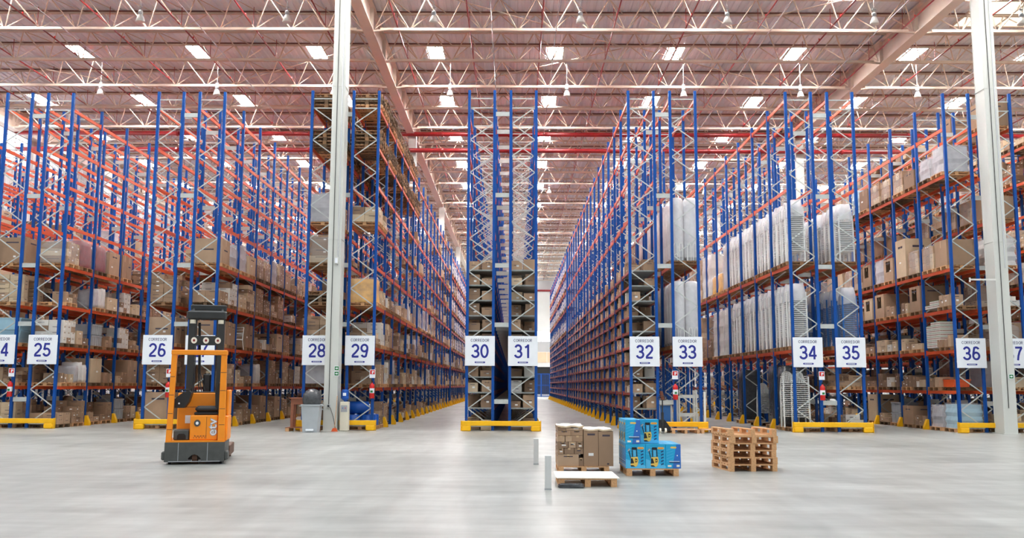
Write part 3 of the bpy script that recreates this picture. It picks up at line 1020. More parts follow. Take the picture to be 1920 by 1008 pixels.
#SEEN-DATA
SEEN = {
    'carton': (
        '36.0.4.0.c 24.0.4.0.c 27.0.4.0.c 36.1.4.1.c 26.0.0.0.c 36.1.3.0.c 26.0.2.0.c0 36.2.3.1.c 36.3.0.0.c 25.1.1.0.c 25.2.1.1.c0 36.1.0.1.c 25.1.4.1.c '
        '37.0.5.0.c 37.0.7.0.c 37.1.7.0.c0 27.2.0.1.c0 27.1.2.1.c0 37.4.5.0.c 36.2.4.0.c 36.3.4.0.c 36.1.5.0.c 27.0.2.0.c0 36.3.3.0.c 27.3.2.1.c 27.1.4.1.c '
        '36.3.5.0.c 36.0.3.0.c0 24.1.3.0.c 25.0.1.0.c0 24.1.1.0.c 31.0.1.s000 25.2.4.0.c0 30.0.1.s100 36.0.1.1.c0 32.0.3.s110 25.0.3.0.c0 27.0.2.1.c0 '
        '32.0.1.s100 30.0.1.s020 25.1.0.1.111 36.1.2.1.c1 32.0.6.s100 25.2.1.1.c1 30.0.9.s000 31.0.10.s010 29.0.5.0.100 25.2.4.0.c1 25.0.0.1.112 30.0.2.s100 '
        '31.0.3.s010 32.0.2.s100 25.1.0.1.112 31.0.6.s100 30.0.3.s000 27.3.0.1.c0 25.0.0.1.123 35.0.0.0.c1 24.0.0.0.103 24.0.0.0.102 32.0.7.s130 36.5.1.0.c '
        '29.0.1.1.001 36.0.2.0.c0 31.0.10.s100 25.0.0.0.101 24.0.0.0.101 32.0.1.s010 30.0.6.s000 26.0.2.0.c1 23.8.6.1.c 31.0.7.s000 22.3.6.1.c 30.0.6.s100 '
        '29.0.5.0.001 30.0.2.s000 29.0.5.0.101 29.0.1.0.c0 27.0.2.1.c1 36.2.1.1.011 32.0.2.s000 25.3.1.0.c0 25.0.2.0.102 37.0.1.0.c0 31.0.3.s110 25.0.2.0.103 '
        '36.4.4.1.c 27.1.0.1.112 23.3.3.1.c 32.0.10.s100 27.1.2.1.c1 24.0.3.0.100 36.1.1.0.c2 35.0.1.0.000 30.0.3.s100 29.0.5.0.000 27.0.3.1.103 36.2.2.1.001 '
        '35.0.1.0.101 30.0.10.s100 27.0.3.1.003 27.0.3.0.101 27.0.3.0.000 26.0.3.0.100 32.0.8.s000 30.0.8.s100 30.0.7.s100 27.0.3.0.100 26.0.1.0.001 '
        '35.0.1.0.021 30.0.10.s000 32.0.7.s020 31.0.8.s110 29.0.2.1.002 29.0.1.1.102 27.2.0.1.c1 32.0.6.s040 30.0.8.s001 29.0.2.1.003 24.0.3.0.104 28.0.2.0.003 '
        '25.2.2.0.103 32.0.9.s100 26.0.3.0.104 31.0.9.s100 29.0.2.1.102 25.1.2.1.c1 25.0.2.0.101 24.0.1.1.101 36.2.3.0.c0 31.0.8.s000 31.0.2.s111 29.0.2.1.103 '
        '26.1.1.0.c 26.0.3.0.004 25.2.3.1.c1 25.1.1.1.c0 25.0.2.0.003 25.0.0.1.002 36.2.1.0.c2 29.5.1.1.c 24.0.3.0.103 31.0.1.s100 29.0.1.1.012 25.2.3.0.113 '
        '24.0.3.0.105 24.0.0.1.102 35.1.1.0.000 27.5.3.1.c0 25.0.2.0.002 25.0.0.0.001 35.0.1.0.100 29.0.1.1.000 26.0.3.0.005 26.0.1.0.000 25.0.0.1.023 '
        '36.3.1.1.c0 30.0.7.s001 26.0.3.0.101 31.0.7.s110 31.0.6.s030 27.0.3.0.001 26.0.3.0.002 26.0.3.0.000 26.0.1.0.002 24.0.3.0.101 25.3.0.1.012 '
        '24.0.1.1.100 37.3.1.0.003 28.2.1.0.c 28.0.2.0.015 28.0.2.0.004 27.4.3.1.c0 27.1.0.0.121 26.0.3.0.003 25.2.2.0.102 25.1.0.1.100 36.2.1.0.c0 36.0.3.0.c1 '
        '30.0.9.s100 27.0.3.1.102 26.0.3.0.115 26.0.3.0.001 25.0.2.1.101 25.0.2.0.001 24.0.3.0.102 30.0.7.s000 27.4.4.0.c0 36.2.2.0.c0 31.0.2.s010 30.0.8.s000 '
        '27.1.3.1.104 26.0.3.1.100 26.0.1.0.100 25.2.0.1.101 25.0.3.0.c2 24.0.3.0.003 36.2.0.1.011 35.1.0.0.c1 31.0.2.s011 25.3.4.0.101 25.0.2.1.100 '
        '24.0.3.1.102 24.0.1.0.101 24.0.0.1.103 38.9.7.0.c 32.0.5.s050 29.6.0.0.c 27.1.3.1.105 26.0.3.1.111 26.0.3.0.102 26.0.1.0.101 25.2.1.0.c1 25.0.0.0.111 '
        '36.5.0.1.c0 36.0.2.0.c2 32.0.10.s110 31.0.2.s110 27.3.0.1.c1 26.0.3.0.103 25.2.0.1.100 25.1.2.1.c0 24.0.1.0.123 35.0.0.0.c0 32.0.3.s000 28.0.2.0.002 '
        '27.6.1.0.c0 25.1.3.1.101 24.0.0.1.122 36.1.0.0.021 32.0.6.s160 32.0.3.s001 31.0.9.s000 29.0.1.1.101 27.4.4.0.c1 25.3.4.0.100 25.1.3.1.100 24.0.3.1.101 '
        '38.2.7.1.003 36.1.3.1.c1 36.1.2.0.000 31.0.1.s141 27.0.1.1.002 25.0.1.0.c2 24.0.3.1.104 36.2.3.0.c1 32.0.1.s110 31.0.0.s120 29.5.6.1.c0 24.0.3.1.103 '
        '24.0.1.1.102 24.0.1.0.100 38.11.0.0.c 37.4.7.1.c0 37.0.3.0.c0 36.1.3.1.c0 36.0.1.1.c1 31.0.7.s121 29.0.0.1.104 38.2.7.1.004 37.3.7.1.c0 36.1.1.0.c0 '
        '32.1.1.s040 32.0.10.s010 31.0.6.s040 30.0.3.s110 29.1.2.1.c1 27.5.2.1.103 27.3.1.0.114 26.0.1.0.102 25.2.1.0.c0 25.0.2.1.110 25.0.0.0.100 24.0.3.0.002 '
        '24.0.1.0.112 23.5.0.1.103 23.2.4.1.c 37.4.2.0.c 37.1.5.1.001 36.4.0.1.c0 31.0.0.s010 22.5.6.0.c 38.2.8.1.011 38.2.7.1.001 36.1.2.1.c0 '
    ).split(),
    'pallet': (
        '29.0.8.0.p 36.0.5.0.p 29.0.7.0.p 36.0.4.0.p 34.0.2.0.p 27.0.4.0.p 36.0.3.0.p 25.0.4.0.p 29.0.8.1.p 29.0.5.0.p 29.0.7.1.p 26.0.3.0.p 25.0.3.0.p '
        '25.0.1.0.p 36.0.5.1.p 35.0.0.0.p 33.0.2.0.p 36.1.5.0.p 24.0.3.0.p 35.0.3.0.p 28.0.7.0.p 29.0.3.0.p 36.2.5.0.p 36.0.1.1.p 28.0.8.0.p 29.1.8.0.p '
        '29.1.7.0.p 29.0.7.0.p1 28.0.5.0.p 25.0.0.0.p 36.0.0.0.p 26.0.0.0.p 34.0.0.0.p 36.2.5.1.p 36.3.5.0.p 35.0.1.0.p 29.1.7.1.p 36.1.5.1.p 28.0.4.0.p '
        '24.0.4.0.p 29.0.8.0.p2 29.0.8.0.p1 29.0.1.0.p 29.0.7.0.p0 29.0.7.0.p3 29.0.8.0.p0 36.0.4.1.p 29.0.5.1.p 27.0.3.0.p 38.2.8.1.p 29.0.7.0.p2 26.0.1.0.p '
        '28.0.7.1.p 37.1.5.0.p 28.0.3.0.p 29.0.3.1.p 24.0.0.0.p 37.0.7.0.p 34.0.2.1.p 27.0.4.1.p 25.1.4.0.p 25.0.4.1.p 33.0.2.1.p 29.2.7.1.p 36.1.3.0.p '
        '29.2.7.0.p 36.1.4.0.p 29.4.7.0.p 25.1.3.0.p 36.1.2.0.p 28.0.8.0.p0 35.0.3.1.p 28.0.3.0.p2 27.2.4.1.p 27.1.4.0.p 37.0.5.0.p 34.2.2.0.p 34.1.2.0.p '
        '29.3.7.0.p 27.1.4.1.p 37.1.7.0.p 34.1.2.1.p 33.1.2.0.p 36.2.4.1.p 29.3.7.1.p 28.0.8.0.p2 28.0.3.0.p0 28.0.1.0.p 25.1.4.1.p 37.1.5.1.p 36.3.4.0.p '
        '36.2.4.0.p 28.0.8.1.p 24.0.1.0.p 25.1.1.0.p 38.2.7.1.p 37.0.3.0.p 28.0.7.0.p1 29.4.4.0.p 28.0.7.0.p3 25.2.4.0.p 36.3.5.1.p 29.5.6.1.p 28.0.3.0.p1 '
        '26.1.4.0.p 25.0.1.1.p 36.1.4.1.p 28.0.7.0.p2 25.0.0.1.p 36.0.2.0.p 37.0.5.1.p 36.1.1.0.p 28.0.5.1.p 27.4.4.0.p 34.3.2.0.p 25.3.4.0.p 25.0.2.1.p '
        '36.2.3.0.p 28.0.7.0.p0 27.1.2.1.p 25.0.2.0.p 36.0.0.1.p 29.5.7.0.p 25.1.2.0.p 36.1.3.1.p 29.5.7.1.p 29.1.8.1.p 27.3.4.0.p 25.1.3.1.p 25.1.1.1.p '
        '27.2.4.0.p 26.0.2.0.p 25.2.3.0.p 29.4.7.1.p 27.2.3.0.p 34.4.2.0.p 35.0.2.0.p 33.1.2.1.p 29.5.5.0.p 29.3.8.1.p 29.2.8.0.p 29.1.3.1.p 27.1.3.1.p '
        '36.4.5.0.p 36.1.1.1.p 34.3.2.1.p 28.2.7.1.p 28.0.3.1.p 27.4.3.1.p 25.1.2.1.p 37.0.4.0.p 37.0.1.0.p 29.6.5.1.p 29.1.3.0.p 28.0.8.0.p1 27.3.3.0.p '
        '25.2.3.1.p 25.1.0.1.p 36.3.3.0.p 36.2.1.0.p 25.2.2.0.p 37.4.5.0.p 37.0.0.0.p 36.2.2.0.p 36.1.2.1.p 36.1.0.1.p 34.0.1.0.p 29.2.8.1.p 27.1.3.0.p '
        '38.2.8.0.p 37.0.1.1.p 36.2.3.1.p 34.2.2.1.p 29.4.8.0.p 29.2.3.1.p 27.3.1.0.p 27.2.3.1.p 25.2.1.0.p 24.0.2.0.p 37.2.7.1.p 36.2.0.1.p 35.1.3.1.p '
        '28.0.4.1.p 27.0.2.1.p 38.3.7.0.p 36.2.2.1.p 36.2.1.1.p 34.4.2.1.p 29.4.8.1.p 29.2.3.0.p 29.1.7.0.p0 27.0.3.1.p 25.2.2.1.p 28.1.7.1.p 34.6.2.0.p '
        '34.5.2.0.p 34.1.1.0.p 34.0.1.1.p 29.6.3.0.p 28.3.7.0.p 27.4.4.1.p 38.2.4.1.p 36.3.2.0.p 36.3.1.0.p 34.5.2.1.p 33.2.2.0.p 27.5.4.0.p 27.5.3.1.p '
        '25.2.1.1.p 24.1.4.0.p 38.2.3.1.p 28.3.7.1.p 27.1.1.0.p 25.2.0.1.p 29.5.3.0.p 29.3.8.0.p 28.2.7.0.p 27.3.3.1.p 36.1.0.0.p 29.4.3.0.p 29.3.3.0.p '
        '27.2.2.0.p 34.2.1.0.p 34.2.0.0.p 28.1.7.0.p 27.5.2.0.p 27.2.1.0.p 27.1.0.1.p 25.1.0.0.p 35.1.3.0.p 34.1.1.1.p 29.3.7.0.p0 29.1.8.0.p1 27.5.4.1.p '
        '27.3.4.1.p 27.3.2.0.p 27.1.1.1.p 25.2.0.0.p 24.2.4.1.p 36.3.4.1.p 34.3.1.0.p 33.0.1.0.p 29.5.8.0.p 29.2.2.1.p 29.11.7.1.p 29.1.8.0.p0 29.0.8.1.p0 '
        '27.2.2.1.p 27.0.1.1.p 26.1.4.1.p 38.4.3.0.p 37.2.4.0.p 29.3.2.0.p 29.1.8.1.p0 28.4.7.0.p 27.2.0.1.p 24.0.4.1.p 37.2.7.0.p 29.13.5.1.p 29.11.5.0.p '
        '29.0.8.1.p3 28.2.3.1.p 28.0.7.1.p0 27.3.1.1.p 37.1.7.1.p 36.5.2.0.p 36.4.4.0.p 36.2.0.0.p 34.2.1.1.p 29.0.2.0.p 29.0.1.1.p 29.0.0.1.p 28.1.8.0.p '
        '28.1.4.0.p 27.4.1.0.p 27.3.2.1.p 34.4.1.0.p 33.2.2.1.p 29.3.3.1.p 29.2.7.0.p0 29.13.8.1.p 29.1.7.0.p1 29.0.7.1.p1 28.4.7.1.p 27.3.0.1.p '
    ).split(),
    'wrapped_load': (
        '36.0.5.0.w 36.0.0.0.w 25.0.4.0.w 29.0.3.0.w 28.0.5.0.w 28.0.4.0.w 34.5.2.1.w 25.0.4.1.w 37.0.4.0.w 37.0.1.1.w 36.0.0.1.w 37.0.3.1.w 25.1.4.0.w '
        '28.0.1.0.w 36.0.5.1.w 34.4.1.1.w 36.0.4.1.w 34.4.1.0.w 37.0.5.1.w 37.1.1.1.w 34.6.1.1.w 36.1.4.0.w 34.4.2.0.w 36.2.4.1.w 27.1.4.0.w 37.0.2.0.w '
        '34.5.1.0.w 36.1.5.1.w 37.2.5.0.w 27.0.4.1.w 34.6.2.0.w 36.2.5.1.w 36.2.5.0.w 27.3.4.0.w 23.7.6.0.w 27.3.4.1.w 37.4.1.1.w 29.2.1.0.w 37.1.5.0.w '
        '34.4.2.1.w 37.5.5.0.w 27.2.4.1.w 27.2.4.0.w 36.3.5.1.w 36.4.4.0.w 38.2.4.1.w 29.6.3.0.w 38.2.5.1.w 27.5.4.0.w 34.6.2.1.w 34.5.2.0.w 29.7.3.1.w '
        '36.3.4.1.w 29.9.2.1.w 29.5.2.1.w 36.6.4.0.w 29.6.3.1.w 29.6.2.0.w 28.1.3.0.w 36.5.4.0.w 29.9.3.1.w 24.4.3.1.w 28.3.4.0.w 29.7.3.0.w 33.4.2.0.w '
        '39.4.8.0.w 36.4.5.0.w 29.8.3.0.w 38.5.7.0.w 27.6.2.0.w 28.1.5.0.w 38.9.3.0.w 34.7.2.0.w 38.4.3.0.w 29.9.3.0.w 22.11.6.0.w 28.0.5.1.w 34.7.2.1.w '
        '28.0.4.1.w 28.1.4.0.w 37.5.5.1.w 36.6.1.0.w 33.5.2.0.w 29.16.4.0.w 29.12.1.0.w 34.10.1.1.w 33.6.2.1.w 29.10.3.0.w 26.6.3.1.w 24.4.2.0.w 22.5.4.1.w '
        '32.16.11.0.w 29.16.3.1.w 25.5.3.0.w 34.8.2.1.w 36.5.5.0.w 36.4.5.1.w 29.18.6.1.w 29.17.3.1.w 29.16.4.1.w 38.3.5.1.w 28.7.4.0.w 33.4.2.1.w 29.16.5.0.w '
        '38.7.3.1.w 38.10.1.1.w 29.19.2.1.w 29.17.4.0.w 29.17.2.1.w 24.2.2.0.w 29.16.7.0.w 29.16.6.0.w 37.6.5.1.w 33.5.2.1.w 32.18.10.1.w 29.22.3.1.w '
        '29.20.3.1.w 32.22.11.1.w 32.18.11.1.w 32.16.13.0.w 32.16.12.0.w 29.24.6.1.w 29.24.2.0.w 29.23.3.1.w 29.22.1.0.w 29.20.6.0.w 29.18.5.1.w 29.18.5.0.w '
        '29.18.4.1.w 29.17.7.1.w 29.16.5.1.w 34.8.2.0.w 32.25.10.1.w 32.21.13.1.w 32.21.10.1.w 32.19.10.0.w 32.16.11.1.w 32.16.10.1.w 32.16.10.0.w 29.23.4.1.w '
        '29.22.5.1.w 29.21.6.1.w 29.20.4.1.w 29.19.7.1.w 29.19.6.1.w 29.18.3.1.w 29.17.6.1.w 29.17.5.0.w 29.17.1.1.w 29.16.7.1.w 28.7.1.1.w 27.7.1.0.w '
    ).split(),
    'chair': (
        '35.0.3.h0.0 34.0.2.h0.0 34.0.0.h1.17 34.0.0.h1.0 34.0.2.h1.0 34.0.0.h0.17 34.0.1.h1.0 34.2.0.h0.11 34.0.0.h0.0 34.1.1.h1.0 34.0.1.h0.0 35.0.2.h2.0 '
        '34.1.2.h3.0 34.0.2.h2.0 35.0.3.h0.2 35.0.3.h2.0 35.0.3.h0.3 35.0.2.h0.0 35.0.3.h0.13 35.0.2.h0.2 35.0.2.h0.10 34.0.1.h2.0 35.0.3.h1.0 35.0.2.h0.9 '
        '34.0.2.h3.0 34.0.0.h0.15 35.0.3.h0.12 35.0.2.h0.4 35.0.2.h0.1 34.0.0.h0.3 35.0.3.h0.4 35.0.3.h0.11 34.0.0.h0.11 35.0.3.h0.9 35.0.3.h0.15 35.0.2.h0.8 '
        '34.0.0.h0.2 34.0.0.h0.10 34.1.1.h2.0 34.0.0.h0.16 34.0.0.h0.1 35.0.3.h0.6 35.0.2.h0.3 35.0.2.h0.11 34.0.1.h0.11 34.0.1.h0.10 34.0.0.h1.16 35.0.3.h3.0 '
        '35.0.3.h0.7 35.0.2.h0.7 34.1.2.h2.0 34.0.2.h0.14 34.0.2.h0.1 34.0.1.h3.0 34.0.1.h0.3 34.0.0.h0.9 35.0.3.h0.8 35.0.2.h3.0 34.3.2.h3.0 34.0.2.h0.4 '
        '34.0.2.h0.10 34.0.1.h0.4 35.0.2.h0.15 35.0.2.h0.12 34.2.1.h2.0 34.1.1.h3.0 34.0.2.h0.3 34.0.2.h0.16 35.0.2.h0.13 34.0.1.h0.9 34.0.1.h0.5 34.0.0.h1.6 '
        '35.0.3.h0.10 34.3.2.h2.0 34.0.2.h0.9 34.0.2.h0.8 34.0.2.h0.7 34.0.2.h0.5 34.0.2.h0.17 34.0.1.h0.1 35.0.3.h0.5 35.0.3.h0.1 35.0.2.h0.14 34.0.2.h0.12 '
        '34.0.1.h0.2 34.0.1.h0.15 34.0.1.h0.14 34.0.0.h1.15 34.0.0.h0.8 35.0.2.h0.5 34.3.2.h1.0 34.2.2.h2.0 34.0.2.h0.13 34.0.0.h1.4 34.0.0.h1.11 35.0.3.h0.14 '
        '34.0.1.h0.8 34.0.1.h0.13 34.0.1.h0.12 34.0.0.h1.5 34.0.0.h1.10 34.0.0.h0.7 34.0.0.h0.12 35.0.2.h0.6 34.3.1.h3.0 34.2.0.h0.8 34.2.0.h0.0 34.1.2.h1.0 '
        '34.0.1.h0.6 34.0.1.h0.16 34.0.0.h1.12 34.0.0.h0.14 34.2.0.h0.10 34.0.2.h0.6 34.0.2.h0.15 34.0.1.h0.17 34.0.0.h1.13 34.3.1.h1.0 34.2.1.h3.0 34.2.0.h0.9 '
        '34.0.2.h0.11 34.0.0.h1.9 34.0.0.h1.1 34.0.0.h0.4 34.0.0.h0.13 35.0.2.h1.0 35.0.2.h0.16 34.3.1.h2.0 34.2.2.h3.0 34.2.2.h1.0 34.2.1.h0.0 34.2.0.h0.7 '
        '34.0.0.h0.5 35.0.2.h2.10 34.2.0.h0.4 34.0.2.h0.2 34.0.1.h0.7 34.0.0.h1.8 34.0.0.h0.6 34.3.2.h0.0 34.2.0.h0.5 34.2.0.h0.3 35.1.3.h0.0 34.1.2.h0.0 '
        '34.0.2.h0.18 34.0.1.h1.1 34.0.0.h1.7 34.2.0.h0.2 34.0.1.h1.7 34.0.0.h1.14 35.1.2.h0.0 35.0.3.h3.7 35.0.3.h2.9 35.0.3.h2.8 35.0.2.h3.3 35.0.2.h3.14 '
        '35.0.2.h2.8 34.2.1.h1.0 34.2.0.h0.6 34.1.2.h3.1 34.1.1.h0.0 34.0.2.h2.3 34.0.2.h1.2 34.0.1.h1.2 34.0.1.h1.11 34.0.0.h1.3 35.1.2.h1.0 35.0.3.h3.8 '
        '35.0.2.h2.9 35.0.2.h2.1 34.2.2.h2.5 34.2.1.h2.1 34.1.2.h3.13 34.1.2.h1.1 34.1.1.h3.7 34.1.1.h3.6 34.1.1.h2.5 34.1.1.h1.12 34.0.2.h1.3 34.0.1.h1.3 '
        '34.0.0.h1.2 35.0.3.h2.7 35.0.2.h3.4 35.0.2.h3.13 35.0.2.h2.11 34.2.2.h0.0 34.2.1.h1.4 34.2.1.h1.3 34.2.0.h0.1 34.1.2.h3.14 34.1.2.h1.2 34.1.1.h1.13 '
        '34.0.2.h3.3 34.0.2.h2.1 34.0.2.h1.9 34.0.2.h1.14 34.0.1.h2.6 34.0.1.h2.4 34.0.1.h2.11 34.0.1.h1.8 34.0.1.h1.15 34.0.1.h1.12 35.0.3.h3.9 35.0.3.h3.11 '
        '35.0.3.h2.10 35.0.2.h3.15 35.0.2.h3.10 34.3.1.h1.1 34.2.2.h3.4 34.2.2.h2.6 34.2.2.h1.15 34.2.1.h2.5 34.1.2.h3.15 34.1.2.h2.15 34.1.2.h2.14 '
        '34.1.2.h2.13 34.1.2.h2.1 34.1.2.h1.15 34.1.2.h1.14 34.1.1.h2.4 34.1.1.h2.3 34.1.1.h1.7 34.0.2.h3.14 34.0.2.h2.9 34.0.2.h2.5 34.0.2.h2.4 34.0.2.h1.11 '
        '34.0.2.h1.10 34.0.2.h1.1 34.0.1.h3.1 34.0.1.h2.2 34.0.1.h1.14 34.0.1.h1.13 35.0.3.h3.6 35.0.3.h3.2 35.0.3.h3.12 35.0.3.h3.10 35.0.3.h2.12 35.0.3.h2.11 '
        '35.0.3.h2.1 35.0.2.h3.5 35.0.2.h3.2 35.0.2.h2.7 35.0.2.h0.17 34.3.2.h2.6 34.3.1.h0.0 34.2.2.h3.11 34.2.1.h3.13 34.2.1.h1.5 34.2.1.h1.20 34.2.1.h0.4 '
        '34.1.2.h3.12 34.1.1.h3.9 34.1.1.h3.20 34.1.1.h2.17 34.1.1.h1.9 34.1.1.h1.14 34.0.2.h3.4 34.0.2.h3.2 34.0.2.h3.13 34.0.2.h3.10 34.0.2.h2.13 34.0.1.h3.7 '
        '34.0.1.h3.14 34.0.1.h3.13 34.0.1.h3.12 34.0.1.h3.11 34.0.1.h2.7 34.0.1.h2.5 34.0.1.h2.12 34.0.1.h2.10 34.0.1.h1.6 35.1.3.h3.5 35.1.3.h2.13 '
        '35.1.2.h2.14 35.0.3.h3.13 35.0.3.h2.2 35.0.3.h2.13 35.0.3.h1.1 35.0.2.h3.6 35.0.2.h3.16 35.0.2.h3.12 35.0.2.h3.1 35.0.2.h2.14 34.3.2.h2.7 34.3.2.h2.13 '
        '34.3.2.h1.10 34.3.1.h2.9 34.3.1.h2.4 34.3.1.h2.11 34.3.1.h2.10 34.3.1.h1.7 34.3.1.h1.5 34.3.1.h1.2 34.3.1.h1.10 34.2.2.h3.9 34.2.2.h3.8 34.2.2.h3.5 '
        '34.2.2.h2.4 34.2.2.h0.6 '
    ).split(),
}
#SEEN-END
ITEMS = []         # (key, kind, dict)

def carton_mb(sx, sy, sz, tone, face, detail=True, seed=0, cut=False):
    """a closed carton: box, tape along the top seam, printed bar and sticker; origin at base centre"""
    b = MB()
    if cut:
        t = .03
        xf = face*sx/2
        xi = face*(sx/2-t)
        xa, xb = min(xf, xi), max(xf, xi)
        b.box(-sx/2, sx/2, -sy/2, -sy/2+t, 0, sz, tone)
        b.box(-sx/2, sx/2, sy/2-t, sy/2, 0, sz, tone)
        b.box(-sx/2, sx/2, -sy/2+t, sy/2-t, 0, .06, tone)
        b.box(min(-xf, -xi), max(-xf, -xi), -sy/2+t, sy/2-t, .06, sz, tone)
        b.box(xa, xb, -sy/2+t, sy/2-t, .06, sz*.42, tone)
        b.box(xa, xb, -sy/2+t, -sy*.2, sz*.42, sz, tone)
        b.box(xa, xb, sy*.28, sy/2-t, sz*.42, sz, tone)
        b.box(xa, xb, -sy*.2, sy*.28, sz*.9, sz, tone)
        b.box(min(-xf, xi), max(-xf, xi), -sy/2+t, sy/2-t, sz-t, sz, tone)
    else:
        b.box(-sx/2, sx/2, -sy/2, sy/2, 0, sz, tone)
    if detail:
        e = .003
        r = random.Random(seed)
        hh = max(.018, .055*sz)
        zc = sz*(.80 if r.random() < .75 else .55)
        pr = 'carton_print'
        if r.random() < .75:
            for sgn in (-1, 1):
                w = sy*.22
                b.quad([(sgn*(sx/2+e), -sgn*w, zc-hh/2), (sgn*(sx/2+e), sgn*w, zc-hh/2), (sgn*(sx/2+e), sgn*w, zc+hh/2), (sgn*(sx/2+e), -sgn*w, zc+hh/2)], pr)
                w = sx*.22
                b.quad([(sgn*w, sgn*(sy/2+e), zc-hh/2), (-sgn*w, sgn*(sy/2+e), zc-hh/2), (-sgn*w, sgn*(sy/2+e), zc+hh/2), (sgn*w, sgn*(sy/2+e), zc+hh/2)], pr)
        if r.random() < .4:
            w, h = min(.09, sy*.16), min(.07, sz*.2)
            y0, z0 = r.uniform(-.3, .2)*sy, sz*r.uniform(.2, .5)
            b.quad([(face*(sx/2+e), y0-face*w, z0), (face*(sx/2+e), y0+face*w, z0), (face*(sx/2+e), y0+face*w, z0+h), (face*(sx/2+e), y0-face*w, z0+h)], 'carton_label')
            w = min(.05, sx*.2)
            b.quad([(-w+.1*sx, -sy/2-e, z0), (w+.1*sx, -sy/2-e, z0), (w+.1*sx, -sy/2-e, z0+h), (-w+.1*sx, -sy/2-e, z0+h)], 'carton_label')
        t = .025
        if sx >= sy:
            b.quad([(-sx/2, -t, sz+e), (sx/2, -t, sz+e), (sx/2, t, sz+e), (-sx/2, t, sz+e)], 'carton_tape')
            b.quad([(face*(sx/2+e), -face*t, sz*.72), (face*(sx/2+e), face*t, sz*.72), (face*(sx/2+e), face*t, sz), (face*(sx/2+e), -face*t, sz)], 'carton_tape')
        else:
            b.quad([(-t, -sy/2, sz+e), (t, -sy/2, sz+e), (t, sy/2, sz+e), (-t, sy/2, sz+e)], 'carton_tape')
            b.quad([(-t, -sy/2-e, sz*.72), (t, -sy/2-e, sz*.72), (t, -sy/2-e, sz), (-t, -sy/2-e, sz)], 'carton_tape')
    return b

def lump_mb(w, d, h, matn, seed, n=5, rough=.04, rows=0):
    """soft block: subdivided box pushed about, for sacks and shrink-wrapped goods"""
    r = random.Random(seed)
    b = MB()
    N = n
    idx = {}
    def P(i, j, k):
        if (i, j, k) not in idx:
            x, y, z = -w/2+w*i/N, -d/2+d*j/N, h*k/N
            ex = abs(i/N-.5)*2
            ey = abs(j/N-.5)*2
            ez = k/N
            pull = 1-.07*(ex*ey)**3-.06*(max(0, ez-.75)*4)**2*max(ex, ey)**4
            if rows:
                pull += .035*math.cos(2*math.pi*rows*ez)-.02
            x, y = x*pull, y*pull
            if 0 < k:
                x += r.uniform(-rough, rough)*w*.4
                y += r.uniform(-rough, rough)*d*.4
                z += r.uniform(-rough, rough)*h*.5 if k == N else 0
            idx[(i, j, k)] = len(b.v)
            b.v.append((x, y, z))
        return idx[(i, j, k)]
    mm = b.mi(matn)
    def F(*q):
        b.f.append(tuple(P(*t) for t in q))
        b.m.append(mm)
    for i in range(N):
        for j in range(N):
            F((i, j, N), (i+1, j, N), (i+1, j+1, N), (i, j+1, N))
            F((i, j+1, 0), (i+1, j+1, 0), (i+1, j, 0), (i, j, 0))
            F((i, 0, j), (i+1, 0, j), (i+1, 0, j+1), (i, 0, j+1))
            F((i+1, N, j), (i, N, j), (i, N, j+1), (i+1, N, j+1))
            F((0, i+1, j), (0, i, j), (0, i, j+1), (0, i+1, j+1))
            F((N, i, j), (N, i+1, j), (N, i+1, j+1), (N, i, j+1))
    return b

POSW = {0: 'front', 1: 'rear'}
def where(n, b, li, slot=None):
    lv = 'floor' if li == 0 else '%s level' % ordn(li-1)
    if slot is None:
        return '%s bay, %s of rack %d' % (ordn(b), lv, n)
    return '%s pallet, %s rack %d' % (ordn(b*2+slot), lv, n)

def item(key, kind, **kw):
    ITEMS.append((key, kind, kw))

TN = {'carton_tan': 'tan', 'carton_brown': 'brown', 'carton_dark': 'dark brown', 'carton_pale': 'pale tan', 'carton_white': 'off-white'}

def grid_load(key, n, b, li, slot, x, y, z, side, r, cols, rows, h, tone, wx=1.16, wy=1.06, ragged=.25, end=False):
    """stack of cartons on a pallet; only the ones that can be seen"""
    if b > 9:
        cols, rows = 2, max(1, min(rows, 3))
    nx = 2
    sx, sy, sz = wx/nx, wy/cols, h/rows
    big = sz*sy > .25
    nm = 'large' if big else ('small' if sz*sy < .085 else 'medium')
    for i in range(nx):
        aisle = i == (1 if side > 0 else 0)
        for j in range(cols):
            top = rows
            if r.random() < ragged:
                top = max(1, rows-r.choice((1, 1, 2)))
            for k in range(top):
                if not aisle and not (j == 0 and (end or r.random() < .4)) and k < top-1:
                    continue
                jx, jy = r.uniform(-.008, .008), r.uniform(-.008, .008)
                tn = tone if r.random() < .8 else r.choice(TONES[:4])
                lab = '%s %s carton, %s up, %s stack %s, %s' % (nm, TN[tn], ordn(k), 'aisle' if aisle else 'inner', ['one', 'two', 'three', 'four'][j], where(n, b, li, slot))
                item('%s.%d%d%d' % (key, i, j, k), 'carton', x=x+(-wx/2+sx*(i+.5))+jx, y=y+(-wy/2+sy*(j+.5))+jy, z=z+k*sz,
                     s=(sx-.016, sy-.016, sz-.004), tone=tn, face=side, detail=b <= 9, label=lab, n=n)

